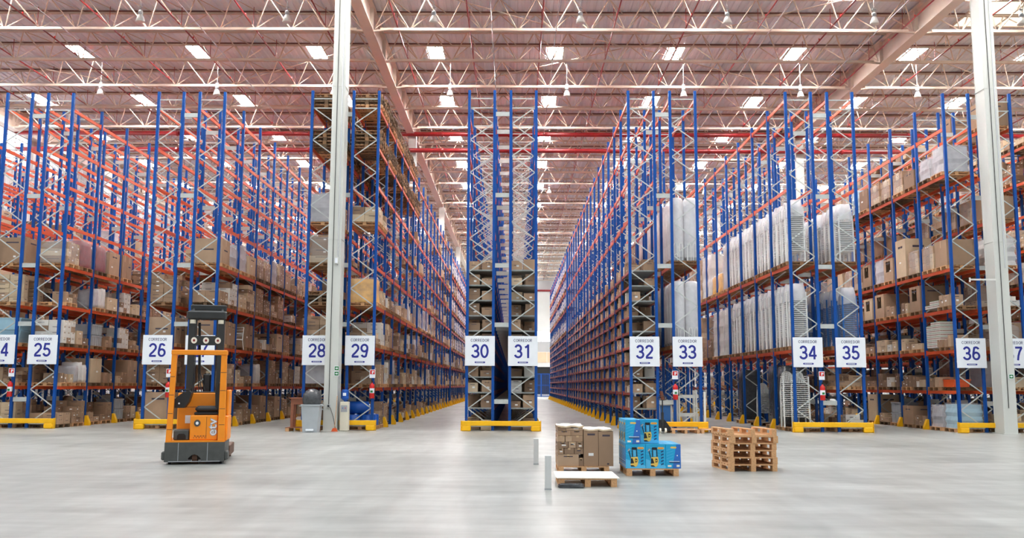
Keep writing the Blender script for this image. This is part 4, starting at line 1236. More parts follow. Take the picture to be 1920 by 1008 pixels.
WR = {  # wrapped goods: (block material, label words, rows in block)
    'w': ('carton_brown', 'brown cartons shrink-wrapped in clear film', 0),
    'ww': ('sack_white', 'white goods shrink-wrapped in clear film', 3),
    'wg': ('sack_grey', 'grey sacks shrink-wrapped in clear film', 4),
    'wr': ('sack_red', 'dark red sacks shrink-wrapped in clear film', 0),
    'wy': ('sack_yellow', 'yellow sacks under a white film cover', 5),
    'wl': ('bin_blue', 'pale blue goods shrink-wrapped in clear film', 3),
}
def wrap_load(key, n, b, li, slot, x, y, z, st, h, wx=1.12, wy=1.05, pos=None):
    lab = '%s, %s' % (WR[st][1], where(n, b, li, slot)) if pos is None else '%s, %s' % (WR[st][1], pos)
    item(key+'.w', 'wrapped_load', x=x, y=y, z=z, s=(wx, wy, h), st=st, label=lab, n=n, b=b)

def load(n, b, li, slot, st, z, room):
    side = -1 if n % 2 == 0 else 1
    x = rowx(n)
    y0 = bay_span(n, b)[0]
    y = y0+.095+.6+slot*1.215
    key = '%d.%d.%d.%d' % (n, b, li, slot)
    r = random.Random('L'+key)
    end = b == 0
    if st == '0':
        return
    pt = r.choice(['wood', 'wood', 'wood_old', 'wood_old', 'wood_dark'])
    item(key+'.p', 'pallet', x=x, y=y, z=z, tone=pt, n=n, b=b,
         label='%s wooden pallet, %s' % ({'wood': 'pale', 'wood_old': 'weathered', 'wood_dark': 'dark'}[pt], where(n, b, li, slot)))
    zz = z+.142
    room = room-.142-.22
    tone = r.choice(['carton_tan', 'carton_brown', 'carton_brown', 'carton_dark', 'carton_pale'])
    if st == 'g':
        rows = r.choice((3, 4, 4, 5))
        grid_load(key, n, b, li, slot, x, y, zz, side, r, r.choice((2, 3, 3)), rows, min(room, r.uniform(.55, .98)), tone, ragged=.35, end=end)
    elif st == 'gl':
        grid_load(key, n, b, li, slot, x, y, zz, side, r, r.choice((2, 3)), 2, min(room, r.uniform(.38, .6)), tone, ragged=.45, end=end)
    elif st == 'gf':
        grid_load(key, n, b, li, slot, x, y, zz, side, r, 3, 6, min(room, 1.08), tone, end=end)
    elif st == 'gw':
        grid_load(key, n, b, li, slot, x, y, zz, side, r, 3, 4, min(room, .9), 'carton_white', end=end)
    elif st == 'gp':
        grid_load(key, n, b, li, slot, x, y, zz, side, r, 2, 2, min(room, .55), 'carton_pale', ragged=.2, end=end)
    elif st in ('B', 'Bd', 'Bh', 'Bc'):
        h = min(room, {'B': r.uniform(.8, 1.05), 'Bd': r.uniform(.6, .8), 'Bh': 1.65, 'Bc': r.uniform(.95, 1.15)}[st])
        item(key+'.c', 'carton', x=x, y=y, z=zz, s=(1.14, 1.03, h), tone=tone, face=side, detail=True, n=n, cut=(st == 'Bc'),
             label='huge %s carton%s, %s' % (TN[tone], ' with cut-out window' if st == 'Bc' else '', where(n, b, li, slot)))
    elif st == 'B2':
        h = min(room, r.uniform(.85, 1.08))
        for j in (0, 1):
            item(key+'.c%d' % j, 'carton', x=x, y=y-.265+.53*j, z=zz, s=(1.1, .515, h-.03*j), tone=tone, face=side, detail=True, n=n,
                 label='tall %s carton, %s of two, %s' % (TN[tone], ['front', 'rear'][j], where(n, b, li, slot)))
    elif st == 'few':
        yy = -.5
        j = 0
        while yy < .3:
            w = r.uniform(.26, .48)
            h = r.uniform(.2, .5)
            d = r.uniform(.35, .7)
            tn = r.choice(TONES)
            item(key+'.c%d' % j, 'carton', x=x+side*(.58-d/2), y=y+yy+w/2, z=zz, s=(d, w-.02, min(h, room)), tone=tn, face=side, detail=True, n=n,
                 label='loose %s carton, %s along the aisle edge, %s' % (TN[tn], ordn(j), where(n, b, li, slot)))
            yy += w+r.choice((0, .02, .15))
            j += 1
    elif st in WR:
        h = min(room, r.uniform(.85, 1.15))
        if st == 'wr':
            h = min(room, 1.1)
        wrap_load(key, n, b, li, slot, x, y, zz, st, h)
    elif st == 'W2':     # tall wrapped
        wrap_load(key, n, b, li, slot, x, y, zz, r.choice(('ww', 'w', 'wg')), min(room, 2.3))
    elif st == 'p':
        k = r.choice((3, 4, 4))
        for i in range(k):
            pt2 = r.choice(('wood_dark', 'wood_old', 'wood_dark'))
            item(key+'.p%d' % i, 'pallet', x=x+r.uniform(-.03, .03), y=y+r.uniform(-.01, .01), z=zz+.145*i, tone=pt2, n=n, b=b,
                 label='empty dark pallet, %s from below in its stack, %s' % (ordn(i+1), where(n, b, li, slot)))
    elif st == 'crate':
        for i in (0, 1):
            item(key+'.k%d' % i, 'crate', x=x+side*.12, y=y, z=zz+.46*i, s=(.8, .95, .44), n=n, label='grey crate, %s of two, %s, %s' % (['lower', 'upper'][i], where(n, b, li, slot), 'left of the reach truck' if n < 30 else 'near the right edge'))
    elif st == 'bin':
        for i in (0, 1):
            item(key+'.b%d' % i, 'bin', x=x, y=y, z=zz+.5*i, s=(1.1, .98, .48), n=n, label='pale blue storage bin, %s of two stacked, %s' % (['lower', 'upper'][i], where(n, b, li, slot)))
    elif st == 'bag':
        for i in range(3):
            item(key+'.s%d' % i, 'sack', x=x+side*.2, y=y-.36+.36*i, z=zz, s=(.75, .36, r.uniform(.55, .85)), tone='sack_white' if i else 'sack_grey', n=n,
                 label='%s film-wrapped bundle, %s from the front, %s' % ('white' if i else 'grey', ordn(i), where(n, b, li, slot)))

# how each rack is filled: chosen styles for the places that can be told in the photograph, chance elsewhere
OV = {}
def ov(n, li, start, *styles):
    for i, s_ in enumerate(styles):
        OV[(n, (start+i)//2, li, (start+i) % 2)] = s_
ov(25, 0, 0, 'gl', 'g', 'g', 'g', 'crate', 'gl', 'gl', 'g')
ov(25, 1, 0, 'few', 'bag', 'B', 'few', 'few', 'B2', 'B2', 'g')
ov(25, 2, 0, 'gw', 'gp', 'crate', 'few', 'gw', 'gl', 'g', 'g')
ov(25, 3, 0, 'few', '0', 'bag', 'gp', 'gw', 'few', 'g', 'gl')
ov(25, 4, 0, 'w', 'wr', 'wr', 'B', 'B2', '0', 'gl', '0')
ov(24, 0, 0, 'g', 'g', 'g')
ov(24, 1, 0, 'g', 'g', 'B')
ov(24, 2, 0, 'bin', 'bin', 'g')
ov(24, 3, 0, 'gf', 'gf', 'B')
ov(24, 4, 0, 'B', 'B2', 'g')
ov(26, 0, 0, 'Bh', 'gl', 'few')
ov(26, 1, 0, 'g', 'g', 'B')
ov(26, 2, 0, 'B2', 'B2', 'g')
ov(26, 3, 0, 'gf', 'gl', 'g')
ov(26, 4, 0, '0', '0', 'gl')
ov(27, 0, 0, 'few', 'gl', 'gl', 'g', 'g', 'B2', 'g', 'B2')
ov(27, 1, 0, 'few', 'g', 'gp', 'few', 'bag', '0', 'gf', 'few', 'gf', 'g')
ov(27, 2, 0, 'B2', 'B2', '0', 'B2', 'few', 'few', 'gl', 'B', 'g')
ov(27, 3, 0, 'gl', 'gw', 'gp', 'gf', 'gf', 'g', 'gp', 'gf')
ov(27, 4, 0, 'B', 'wg', 'wg', 'B', 'w', 'w', 'wg', 'w')
ov(28, 0, 0, 'few', '0', 'g')
ov(28, 1, 0, 'wg', 'g', 'g')
ov(28, 2, 0, 'gf', 'gf', 'g')
ov(28, 3, 0, 'p', 'gl', 'w')
ov(28, 4, 0, 'w', 'wg', 'w')
ov(28, 5, 0, 'wg', 'w', 'wg')
ov(29, 0, 0, '0', 'g', 'g', '0', 'few', '0', 'gl', 'few')
ov(29, 1, 0, 'few', 'g', 'gw', 'few')
ov(29, 2, 0, 'gl', 'gw', 'g', 'B2')
ov(29, 3, 0, 'wy', 'gl', 'few', 'gl', 'few', 'few', 'few', 'gl', 'bag', 'few', 'few', '0', 'wg', 'wg')
for k in range(14):
    OV[(29, k//2, 7, k % 2)] = 'p' if k < 12 else '0'
    OV[(29, k//2, 8, k % 2)] = 'p' if k < 11 else '0'
    OV[(28, k//2, 7, k % 2)] = 'p'
    OV[(28, k//2, 8, k % 2)] = 'p' if k < 10 else '0'
ov(36, 0, 0, 'wl', 'wg', 'gl', 'Bd', 'crate', 'gl', 'Bh', '0', 'gl', 'few', 'gl')
ov(36, 1, 0, '0', 'few', 'few', 'gl', 'few', 'gl', 'gl', 'few', 'gl', 'few')
ov(36, 2, 0, 'few', '0', 'gl', 'few', 'few', 'gp', 'gl', 'few', 'few', 'gl')
ov(36, 3, 0, 'few', '0', 'Bc', 'few', 'few', 'Bc', 'Bc', 'gl', 'few', 'B')
ov(36, 4, 0, 'B', 'w', 'w', 'Bh', 'Bc', 'wg', 'Bc', 'w', 'w', 'B', 'w')
ov(36, 5, 0, 'wg', 'wg', 'Bd', 'w', 'w', 'w', 'B', 'wl', 'w', 'w', 'w')
ov(37, 5, 0, 'B', 'w', 'w')
ov(37, 4, 0, 'ww', 'ww', 'w')

def fill(n):
    side = -1 if n % 2 == 0 else 1
    lev = [0.0]+LEV[n]
    facing = (n <= 30 and side > 0) or (n >= 32 and side < 0)
    maxb = NB if n in (27, 29, 32, 34) else (18 if facing else (9 if 24 <= n <= 38 else 0))
    if n in (22, 23):
        maxb = 14
    if n in (38, 39, 40):
        maxb = 12
    if n in (21, 41):
        maxb = 0
    for b in range(maxb):
        for li, z in enumerate(lev):
            room = (lev[li+1] if li+1 < len(lev) else z+2.0)-z
            for slot in (0, 1):
                r = random.Random('F%d.%d.%d.%d' % (n, b, li, slot))
                st = OV.get((n, b, li, slot))
                q = r.random()
                if st is None:
                    opts = ['g', 'g', 'gl', 'gl', 'gf', 'B', 'Bd', 'B2', 'few', 'few', 'few', 'w', 'wg', 'gp', 'gw']
                    if li == 0:
                        opts = ['g', 'gl', 'gl', 'few', 'few', 'gp', 'Bd', '0']
                    st = r.choice(opts)
                    far = b >= GAP_AT
                    if n in (22, 23):
                        if li > 6 or (li > 4 and q > .35) or q > .9:
                            st = '0'
                    elif n in (24, 25, 26, 27, 28):
                        if li > 4 or q > .84:
                            st = '0'
                        if li == 4 and b > 7 and q > .4:
                            st = '0'
                    elif n == 29:
                        if li > 3 and not (far and li < 8) and not (b > 8 and li == 4 and q < .35):
                            st = '0'
                        if far and li in (3, 4, 5, 6, 7):
                            st = 'ww' if q < .8 else 'w'
                        if not far and li == 3 and 7 <= b <= 11 and q < .6:
                            st = r.choice(('wg', 'wy', 'W2'))
                        if not far and q > .62:
                            st = '0' if q > .78 else r.choice(('few', 'gl', 'gp'))
                        if not far and st in ('gf', 'B', 'B2'):
                            st = 'few'
                    elif n in (36, 37, 38, 39, 40):
                        if li == 6 or q > .86 or (li == 5 and b > 9):
                            st = '0'
                        if li == 5 and st in ('gl', 'few'):
                            st = 'w'
                load(n, b, li, slot, st, z, room)
for n in (22, 23, 24, 25, 26, 27, 28, 29, 36, 37, 38, 39, 40):
    fill(n)

# shelved cartons on racks 30, 31 and 32
def shelf_fill(n, nb, dens):
    side = -1 if n % 2 == 0 else 1
    x = rowx(n)
    for b in range(nb):
        y0 = bay_span(n, b)[0]
        for li, z in enumerate([.0]+SHELF):
            r = random.Random('S%d.%d.%d' % (n, b, li))
            d_ = dens
            if n == 32 and b < 1 and li in (5, 6, 7, 8, 9):
                d_ = .25
            if n in (30, 31) and li == 10:
                d_ = .9
            zz = z+.012
            for dep in (0, 1):
                if dep == 1 and b > 0:
                    break
                yy = .12
                j = 0
                while yy < BAY-.35:
                    w = r.uniform(.25, .5) if b < 9 else r.uniform(.5, .9)
                    h = min(.48, r.uniform(.2, .5))
                    d = r.uniform(.38, .47)
                    if r.random() < d_:
                        tn = r.choice(TONES[:4]) if r.random() < .93 else 'carton_white'
                        xo = side*(.48-d/2) if dep == 0 else -side*(.48-d/2)
                        k = 2 if (h < .24 and b < 9) else 1
                        for q in range(k):
                            item('%d.%d.%d.s%d%d%d' % (n, b, li, dep, j, q), 'carton', x=x+xo, y=y0+yy+w/2, z=zz+q*h, s=(d, w-.03, h-.004), tone=tn, face=side, detail=b < 9, n=n,
                                 label='%s shelf carton%s, %s along, %s, %s' % (TN[tn], ' on top' if q else '', ordn(j), ['aisle', 'inner'][dep], ('%s shelf, %s bay rack %d' % (ordn(li-1), ordn(b), n)) if li else ('floor, %s bay of rack %d' % (ordn(b), n))))
                    yy += w+r.choice((0, .0, .06))
                    j += 1
shelf_fill(30, 4, .85)
shelf_fill(31, 4, .6)
shelf_fill(32, NB, .9)

# far wrapped goods above the shelves of rack 32, and bales deep in 33, 34
for b in range(GAP_AT, NB):
    for li, z in ((10, 6.17), (11, 8.2), (12, 9.75), (13, 11.27)):
        for slot in (0, 1):
            load(32, b, li, slot, 'ww' if random.Random('%d%d%d' % (b, li, slot)).random() < .75 else 'wg', z, 1.6)
for n in (33, 34, 35):
    for b in range(0 if n == 35 else 4, 16 if n == 34 else 8):
        for li, z in enumerate([0.0]+LEV[n]):
            if z > 6.6 or (n == 35 and z > 1.7):
                continue
            for slot in (0, 1):
                r = random.Random('D%d.%d.%d.%d' % (n, b, li, slot))
                if n == 35:
                    st = r.choice(('gl', 'few', '0', 'few', '0'))
                else:
                    st = 'W2' if r.random() < .8 else ('wy' if li == 2 else 'g')
                    if li == 0:
                        st = 'gl' if r.random() < .2 else '0'
                load(n, b, li, slot, st, z, 3.1 if n != 35 else 1.5)

# ------------------------------------------------------------------ chairs and tables in racks 33, 34 and 35
def chair_mb(matn):
    """stackable moulded armchair facing -y"""
    b = MB()
    n = 4
    for i in range(n):      # dished seat
        for j in range(n):
            def P(a, c):
                u, w = a/n-.5, c/n-.5
                return (u*.44, w*.42, .43-.03*(1-4*u*u)+(.02 if c == 0 else 0))
            b.quad([P(i, j), P(i+1, j), P(i+1, j+1), P(i, j+1)], matn)
    b.box(-.28, .28, -.235, -.19, .416, .44, matn)
    for sx in (-1, 1):
        b.bar((sx*.265, -.2, .66), (sx*.28, -.22, 0), .05, .035, matn)
        b.bar((sx*.24, .2, .6), (sx*.26, .28, 0), .05, .035, matn)
        b.bar((sx*.27, -.23, .65), (sx*.25, .22, .67), .04, .034, matn)
        b.box(min(sx*.25, sx*.28), max(sx*.25, sx*.28), -.2, .2, .416, .44, matn)
    prof = [(-.22, .44), (-.235, .62), (-.2, .78), (-.12, .86), (0, .885), (.12, .86), (.2, .78), (.235, .62), (.22, .44)]
    for (xa, za), (xb, zb) in zip(prof[:-1], prof[1:]):      # curved back shell, ribbed by its outline
        ya, yb = .2+.28*(za-.44), .2+.28*(zb-.44)
        b.quad([(xa, ya-.02, za), (xb, yb-.02, zb), (xb*.82, yb+.02, .44+(zb-.44)*.9), (xa*.82, ya+.02, .44+(za-.44)*.9)], matn)
    for k in range(5):
        x = -.14+.07*k
        b.bar((x, .21, .44), (x*.9, .31, .83), .03, .02, matn)
    return b
CHAIR = {m_: chair_mb(m_) for m_ in ('plastic_white', 'plastic_blue')}
CHAIR_ME = {k: v.mesh('plastic_chair') for k, v in CHAIR.items()}

def bag_mb(w, d, h, seed):
    r = random.Random(seed)
    b = MB()
    N, K = 10, 7
    for k in range(K+1):
        z = h*k/K
        f = 1 if k < K-2 else (1.0, .93, .72)[k-(K-2)]
        for i in range(N):
            a = 2*math.pi*i/N+.3
            c, s = math.cos(a), math.sin(a)
            q = max(abs(c), abs(s))**.75
            b.v.append((w/2*c/q*f*r.uniform(.975, 1.025), d/2*s/q*f*r.uniform(.975, 1.025), z+(r.uniform(-.04, .04) if 0 < k else 0)))
    mm, mt = b.mi('bag_film'), b.mi('bag_top_film')
    for k in range(K):
        for i in range(N):
            j = (i+1) % N
            b.f.append((k*N+i, k*N+j, (k+1)*N+j, (k+1)*N+i))
            b.m.append(mm if k < K-2 else mt)
    b.f.append(tuple(K*N+i for i in range(N)))
    b.m.append(mt)
    return b
BAGS = [bag_mb(.66, .70, 2.45, s_).mesh('bag', True) for s_ in range(4)]
SHORTBAGS = [bag_mb(.64, .70, 2.3, s_).mesh('bag', True) for s_ in range(9, 12)]

def chair_stack(n, b, li, q, x, y, z, cnt, matn, bag=True):
    key = '%d.%d.%d.h%d' % (n, b, li, q)
    nm = 'white' if matn == 'plastic_white' else 'blue'
    lv = 'floor level' if li == 0 else '%s level' % ordn(li-1)
    for k in range(cnt):
        item('%s.%d' % (key, k), 'chair', x=x, y=y+.0015*k, z=z+.076*k, m=matn, n=n,
             label='%s plastic chair, %s up in the %s stack, %s of rack %d' % (nm, ordn(k), ordn(b*4+q), lv, n))
    if bag:
        item(key+'.bag', 'bag', x=x, y=y+.03, z=z+.002, n=n, i=(b*4+q),
             label='clear plastic bag over the %s stack of %s chairs, %s of rack %d' % (ordn(b*4+q), nm, lv, n))

def chair_bay(n, b, li, z, cnt, matn, qs=(0, 1, 2, 3), bag=True):
    side = -1 if n % 2 == 0 else 1
    x = rowx(n)
    y0 = bay_span(n, b)[0]
    for slot in (0, 1):
        if 2*slot in qs or 2*slot+1 in qs:
            item('%d.%d.%d.%d.p' % (n, b, li, slot), 'pallet', x=x, y=y0+.695+slot*1.215, z=z, tone='wood_old', n=n, b=b, label='weathered pallet under chair stacks, %s' % where(n, b, li, slot))
    for q in qs:
        r = random.Random('C%d.%d.%d.%d' % (n, b, li, q))
        chair_stack(n, b, li, q, x+side*(.16 if li or q == 0 else .40)+r.uniform(-.03, .03), y0+.42+.59*q+r.uniform(-.02, .02), z+.142, cnt-r.choice((0, 0, 1, 2)), matn, bag)
for b in range(4):
    chair_bay(34, b, 2, 6.42, 21, 'plastic_white')
    chair_bay(34, b, 1, 3.12, 21, 'plastic_white')
chair_bay(34, 0, 0, 0, 19, 'plastic_white', (0, 1), False)
chair_bay(35, 0, 3, 6.42, 18, 'plastic_white')
chair_bay(35, 1, 3, 6.42, 18, 'plastic_white')
chair_bay(35, 0, 2, 3.12, 18, 'plastic_blue')
chair_bay(35, 1, 2, 3.12, 18, 'plastic_blue')
chair_bay(34, 2, 0, 0, 14, 'plastic_white', (0,), False)
chair_bay(34, 2, 0, 0, 2, 'plastic_blue', (1,), False)

# tall wrapped stacks of tables in rack 33
tw = MB()
tw.lathe([(.24, .12), (.265, .16), (.262, 1.2), (.268, 1.25), (.262, 2.2), (.255, 2.42), (.2, 2.5), (.05, 2.53)], 'milky_film', seg=18)
tl = MB()
for s_ in (-1, 1):
    pts = [(s_*.11-.07, -.27, .0), (s_*.11-.07, -.275, .55), (s_*.11-.035, -.275, .68), (s_*.11+.035, -.275, .68), (s_*.11+.07, -.275, .55), (s_*.11+.07, -.27, .0)]
    tl.tube(pts, .014, 'plastic_white', 6)
tl.box(-.2, .2, -.2, .2, 0, .13, 'crate_grey')
TW = (tw.mesh('film_cover', True), tl.mesh('table_leg'))
for b in range(4):
    for li, z in ((1, 3.12), (2, 6.42)):
        y0 = bay_span(33, b)[0]
        for slot in (0, 1):
            item('33.%d.%d.%d.p' % (b, li, slot), 'pallet', x=rowx(33), y=y0+.695+slot*1.215, z=z, tone='wood_old', n=33, b=b, label='weathered pallet under wrapped tables, %s' % where(33, b, li, slot))
        for q in range(4):
            for c in (0, 1):
                t = thing('wrapped_table_stack', 'tall white stack of tables in milky film, %s %s, %s level of rack 33' % (ordn(b*4+q), ['inner', 'aisle-side'][c], ordn(li-1)), 'wrapped tables',
                          (rowx(33)-.24+.54*c, y0+.42+.59*q, z+.142), 0, 'wrapped table stacks')
                put('film_cover', TW[0], t)
                put('table_leg', TW[1], t)

# floor level of rack 34: stacks under black film
for i, (b, dy, h, lb) in enumerate(((0, 2.0, 2.35, 'tall stack under black film behind the front chairs, floor of rack 34'), (1, .75, 2.4, 'tall stack under black film with silver creases, second bay floor of rack 34'), (3, .8, 2.3, 'tall stack under black film, fourth bay floor of rack 34'))):
    y0 = bay_span(34, b)[0]
    o = lump_mb(1.0, .9, h, 'black_film', 50+i, 6, .05).build('wrapped_stack', None, (rowx(34), y0+dy, .145), smooth=True)
    tag(o, lb, 'wrapped stack')
    floor_pallet('weathered pallet under the black wrapped stack, %s along the floor of rack 34' % ordn(i), (rowx(34), y0+dy, 0), 0, None)

# ------------------------------------------------------------------ single things in the racks
def tube_chair(loc, rz):
    t = thing('metal_frame_chair', 'white metal-framed armchair on the third level of rack 27', 'chair', loc, rz)
    f = MB()
    for sx in (-.27, .27):
        f.tube([(sx, -.25, 0), (sx, -.25, .62), (sx, -.2, .66), (sx, .22, .66), (sx, .25, .62)], .016, 'plastic_white', 6)
        f.tube([(sx, .3, 0), (sx, .22, .42), (sx, .28, .95)], .016, 'plastic_white', 6)
        f.tube([(sx, -.25, .42), (sx, .22, .42)], .016, 'plastic_white', 6)
    f.build('frame', t)
    s_ = MB()
    s_.cbox(-.26, .26, -.25, .23, .42, .45, 'plastic_white', .01)
    s_.build('seat', t)
    k = MB()
    for z in (.6, .72, .84, .95):
        k.bar((-.27, .25+.06*(z-.6), z), (.27, .25+.06*(z-.6), z), .02, .03, 'plastic_white')
    k.build('backrest', t)
y27 = bay_span(27, 1)[0]
tube_chair((rowx(27)+.25, y27+.7, 3.152), -.5)

# blue drums on the floor of rack 29
def drum(label, loc, lying=False):
    b = MB()
    b.lathe([(.0, 0), (.26, 0), (.28, .03), (.285, .3), (.3, .32), (.285, .34), (.285, .58), (.3, .60), (.285, .62), (.28, .86), (.25, .9), (0, .9)], 'drum_blue', seg=18)
    t = thing('drum', label, 'drum', loc)
    b.build('shell', t, smooth=True)
    c = MB()
    c.lathe([(.05, .9), (.05, .93), (0, .93)], 'sign_white', (.12, 0, 0), 10)
    c.build('bung', t)
    if lying:
        t.rotation_euler = (0, math.pi/2, 0)
    return t
y29 = bay_span(29, 0)[0]
for i, (dx, dy, lb) in enumerate(((-.3, .42, 'left'), (.31, .42, 'right'), (.31, 1.05, 'rear right'), (-.3, 1.05, 'rear left'))):
    b = MB()
    b.lathe([(.0, 0), (.27, 0), (.29, .03), (.29, .16), (.3, .17), (.29, .18), (.29, .40), (.26, .43), (0, .43)], 'drum_blue', seg=18)
    t = thing('drum', '%s of four short blue drums on the floor under the 29 sign' % lb, 'drum', (rowx(29)+dx, y29+dy, .145))
    b.build('shell', t, smooth=True)
    b = MB()
    b.lathe([(.05, .43), (.05, .46), (0, .46)], 'sign_white', (.12, -.1, 0), 10)
    b.build('bung', t)
b = MB()
b.tube([(-.42, 0, 0), (-.40, 0, 0), (.38, 0, 0), (.42, 0, 0)], [.2, .25, .25, .2], 'drum_blue', 18)
t = thing('drum', 'blue barrel lying on top of the short blue drums under the 29 sign', 'drum', (rowx(29)-.12, y29+.5, .83))
b.build('shell', t, smooth=True)
b = MB()
b.tube([(.42, 0, .1), (.46, 0, .1)], .04, 'sign_white', 8)
b.build('bung', t)
floor_pallet('weathered pallet carrying the blue drums under the 29 sign', (rowx(29), y29+.72, 0))

# trays with green rims on rack 36 and an orange basin
y36 = bay_span(36, 0)[0]
def tray_mesh():
    b = MB()
    b.box(-.29, .29, -.2, .2, 0, .02, 'carton_white')
    for a in ((-.29, .29, -.2, -.18), (-.29, .29, .18, .2), (-.29, -.27, -.2, .2), (.27, .29, -.2, .2)):
        b.box(*a, .02, .13, 'carton_white')
        b.box(*a, .05, .085, 'table_brown')
        b.box(*a, .13, .145, 'exit_green')
    return b.mesh('produce_tray')
TRAY = tray_mesh()
for li, z, rows in ((2, 3.292, 7), (3, 4.872, 2)):
    for c in range(3):
        for k in range(rows-(c == 2)):
            o = put('produce_tray', TRAY, None, (rowx(36)-.28, y36+1.72+.42*(c-1), z+.147*k))
            tag(o, 'white tray with green rim, %s up in %s stack, %s level of rack 36' % (ordn(k), ['front', 'middle', 'rear'][c], ordn(li-1)), 'tray', 'green-rimmed trays')
b = MB()
b.prism([(-.45, .0), (.45, .0), (.55, .26), (-.55, .26)], 'y', -.3, .3, 'orange_plastic')
b.box(-.58, .58, -.33, .33, .26, .29, 'orange_plastic')
o = b.build('basin', None, (rowx(36)-.1, y36+1.0, 1.725))
tag(o, 'orange plastic basin on the first level of rack 36', 'basin')
o.rotation_euler = (0, 0, math.pi/2)

# floor of rack 33: white frames, planks and a glazed panel
x33, y33 = rowx(33), bay_span(33, 0)[0]
t = thing('white_metal_frame', 'white metal frame with two rails standing inside the rack under the 33 sign', 'frame', (x33+.05, y33+.35, 0))
b = MB()
for xx in (-.33, .33):
    for yy in (0, .5):
        b = MB()
        b.tube([(xx, yy, 0), (xx, yy, 1.55)], .045, 'white_paint', 8)
        b.build('post', t)
for z in (.62, 1.32):
    for yy in (0, .5):
        b = MB()
        b.box(-.42, .42, yy-.03, yy+.03, z-.06, z+.06, 'white_paint')
        b.build('rail', t)
t = thing('glazed_panel', 'grey framed glass panel leaning in the gap between racks 32 and 33', 'panel', (XP[1]-.02, ZP[1]+.2, 0))
b = MB()
for a in ((-.26, -.2, 0, 1.05), (.2, .26, 0, 1.05), (-.26, .26, .98, 1.05), (-.26, .26, 0, .07)):
    b.box(a[0], a[1], -.02, .02, a[2], a[3], 'white_paint')
b.build('frame', t)
b = MB()
b.box(-.2, .2, -.006, .006, .07, .98, 'plastic_blue')
b.build('glass', t)
MATS['plastic_blue']
for i in range(4):
    b = MB()
    b.bar((0, 0, 0), (-.22-.05*i, .25, 1.5), .14, .03, ['table_brown', 'wood_old', 'wood_dark', 'table_brown'][i])
    o = b.build('wooden_plank', None, (x33-.72+.07*i, y33+.3+.07*i, .02))
    tag(o, '%s of four brown planks leaning inside the rack left of the 33 extinguisher' % ordn(i), 'plank', 'leaning planks')
t = thing('white_pole', 'thin white pole standing right of the outer post of rack 33', 'pole', (x33+.62, ZP[1]-.02, 0))
b = MB()
b.box(-.04, .04, -.03, .03, 0, 1.5, 'white_paint')
b.build('pole', t)

# ------------------------------------------------------------------ turn the list of goods into objects
WRAP_CACHE = {}
def wrap_meshes(st, s, seed):
    k = (st, round(s[2], 1), seed)
    if k not in WRAP_CACHE:
        mt, _, rows = WR[st]
        if st == 'w':
            g = MB()
            r = random.Random('w%s' % (k,))
            nr = max(2, int(s[2]/.27))
            for i in range(3):
                for j in range(nr):
                    tn = r.choice(('carton_tan', 'carton_brown', 'carton_brown', 'carton_pale'))
                    c = carton_mb(s[0]-.02, s[1]/3-.015, s[2]/nr-.008, tn, 1, True, r.random())
                    g.add(c, (0, -s[1]/2+s[1]/3*(i+.5), s[2]/nr*j))
        else:
            g = lump_mb(s[0]-.04, s[1]-.04, s[2]-.02, mt, 'g%s' % (k,), 6, .02, rows)
        f = lump_mb(s[0]+.03, s[1]+.03, s[2]+.03, 'stretch_film', 'f%s' % (k,), 6, .035, 0)
        WRAP_CACHE[k] = (g, f, g.mesh('goods'), f.mesh('stretch_film', True))
    return WRAP_CACHE[k]

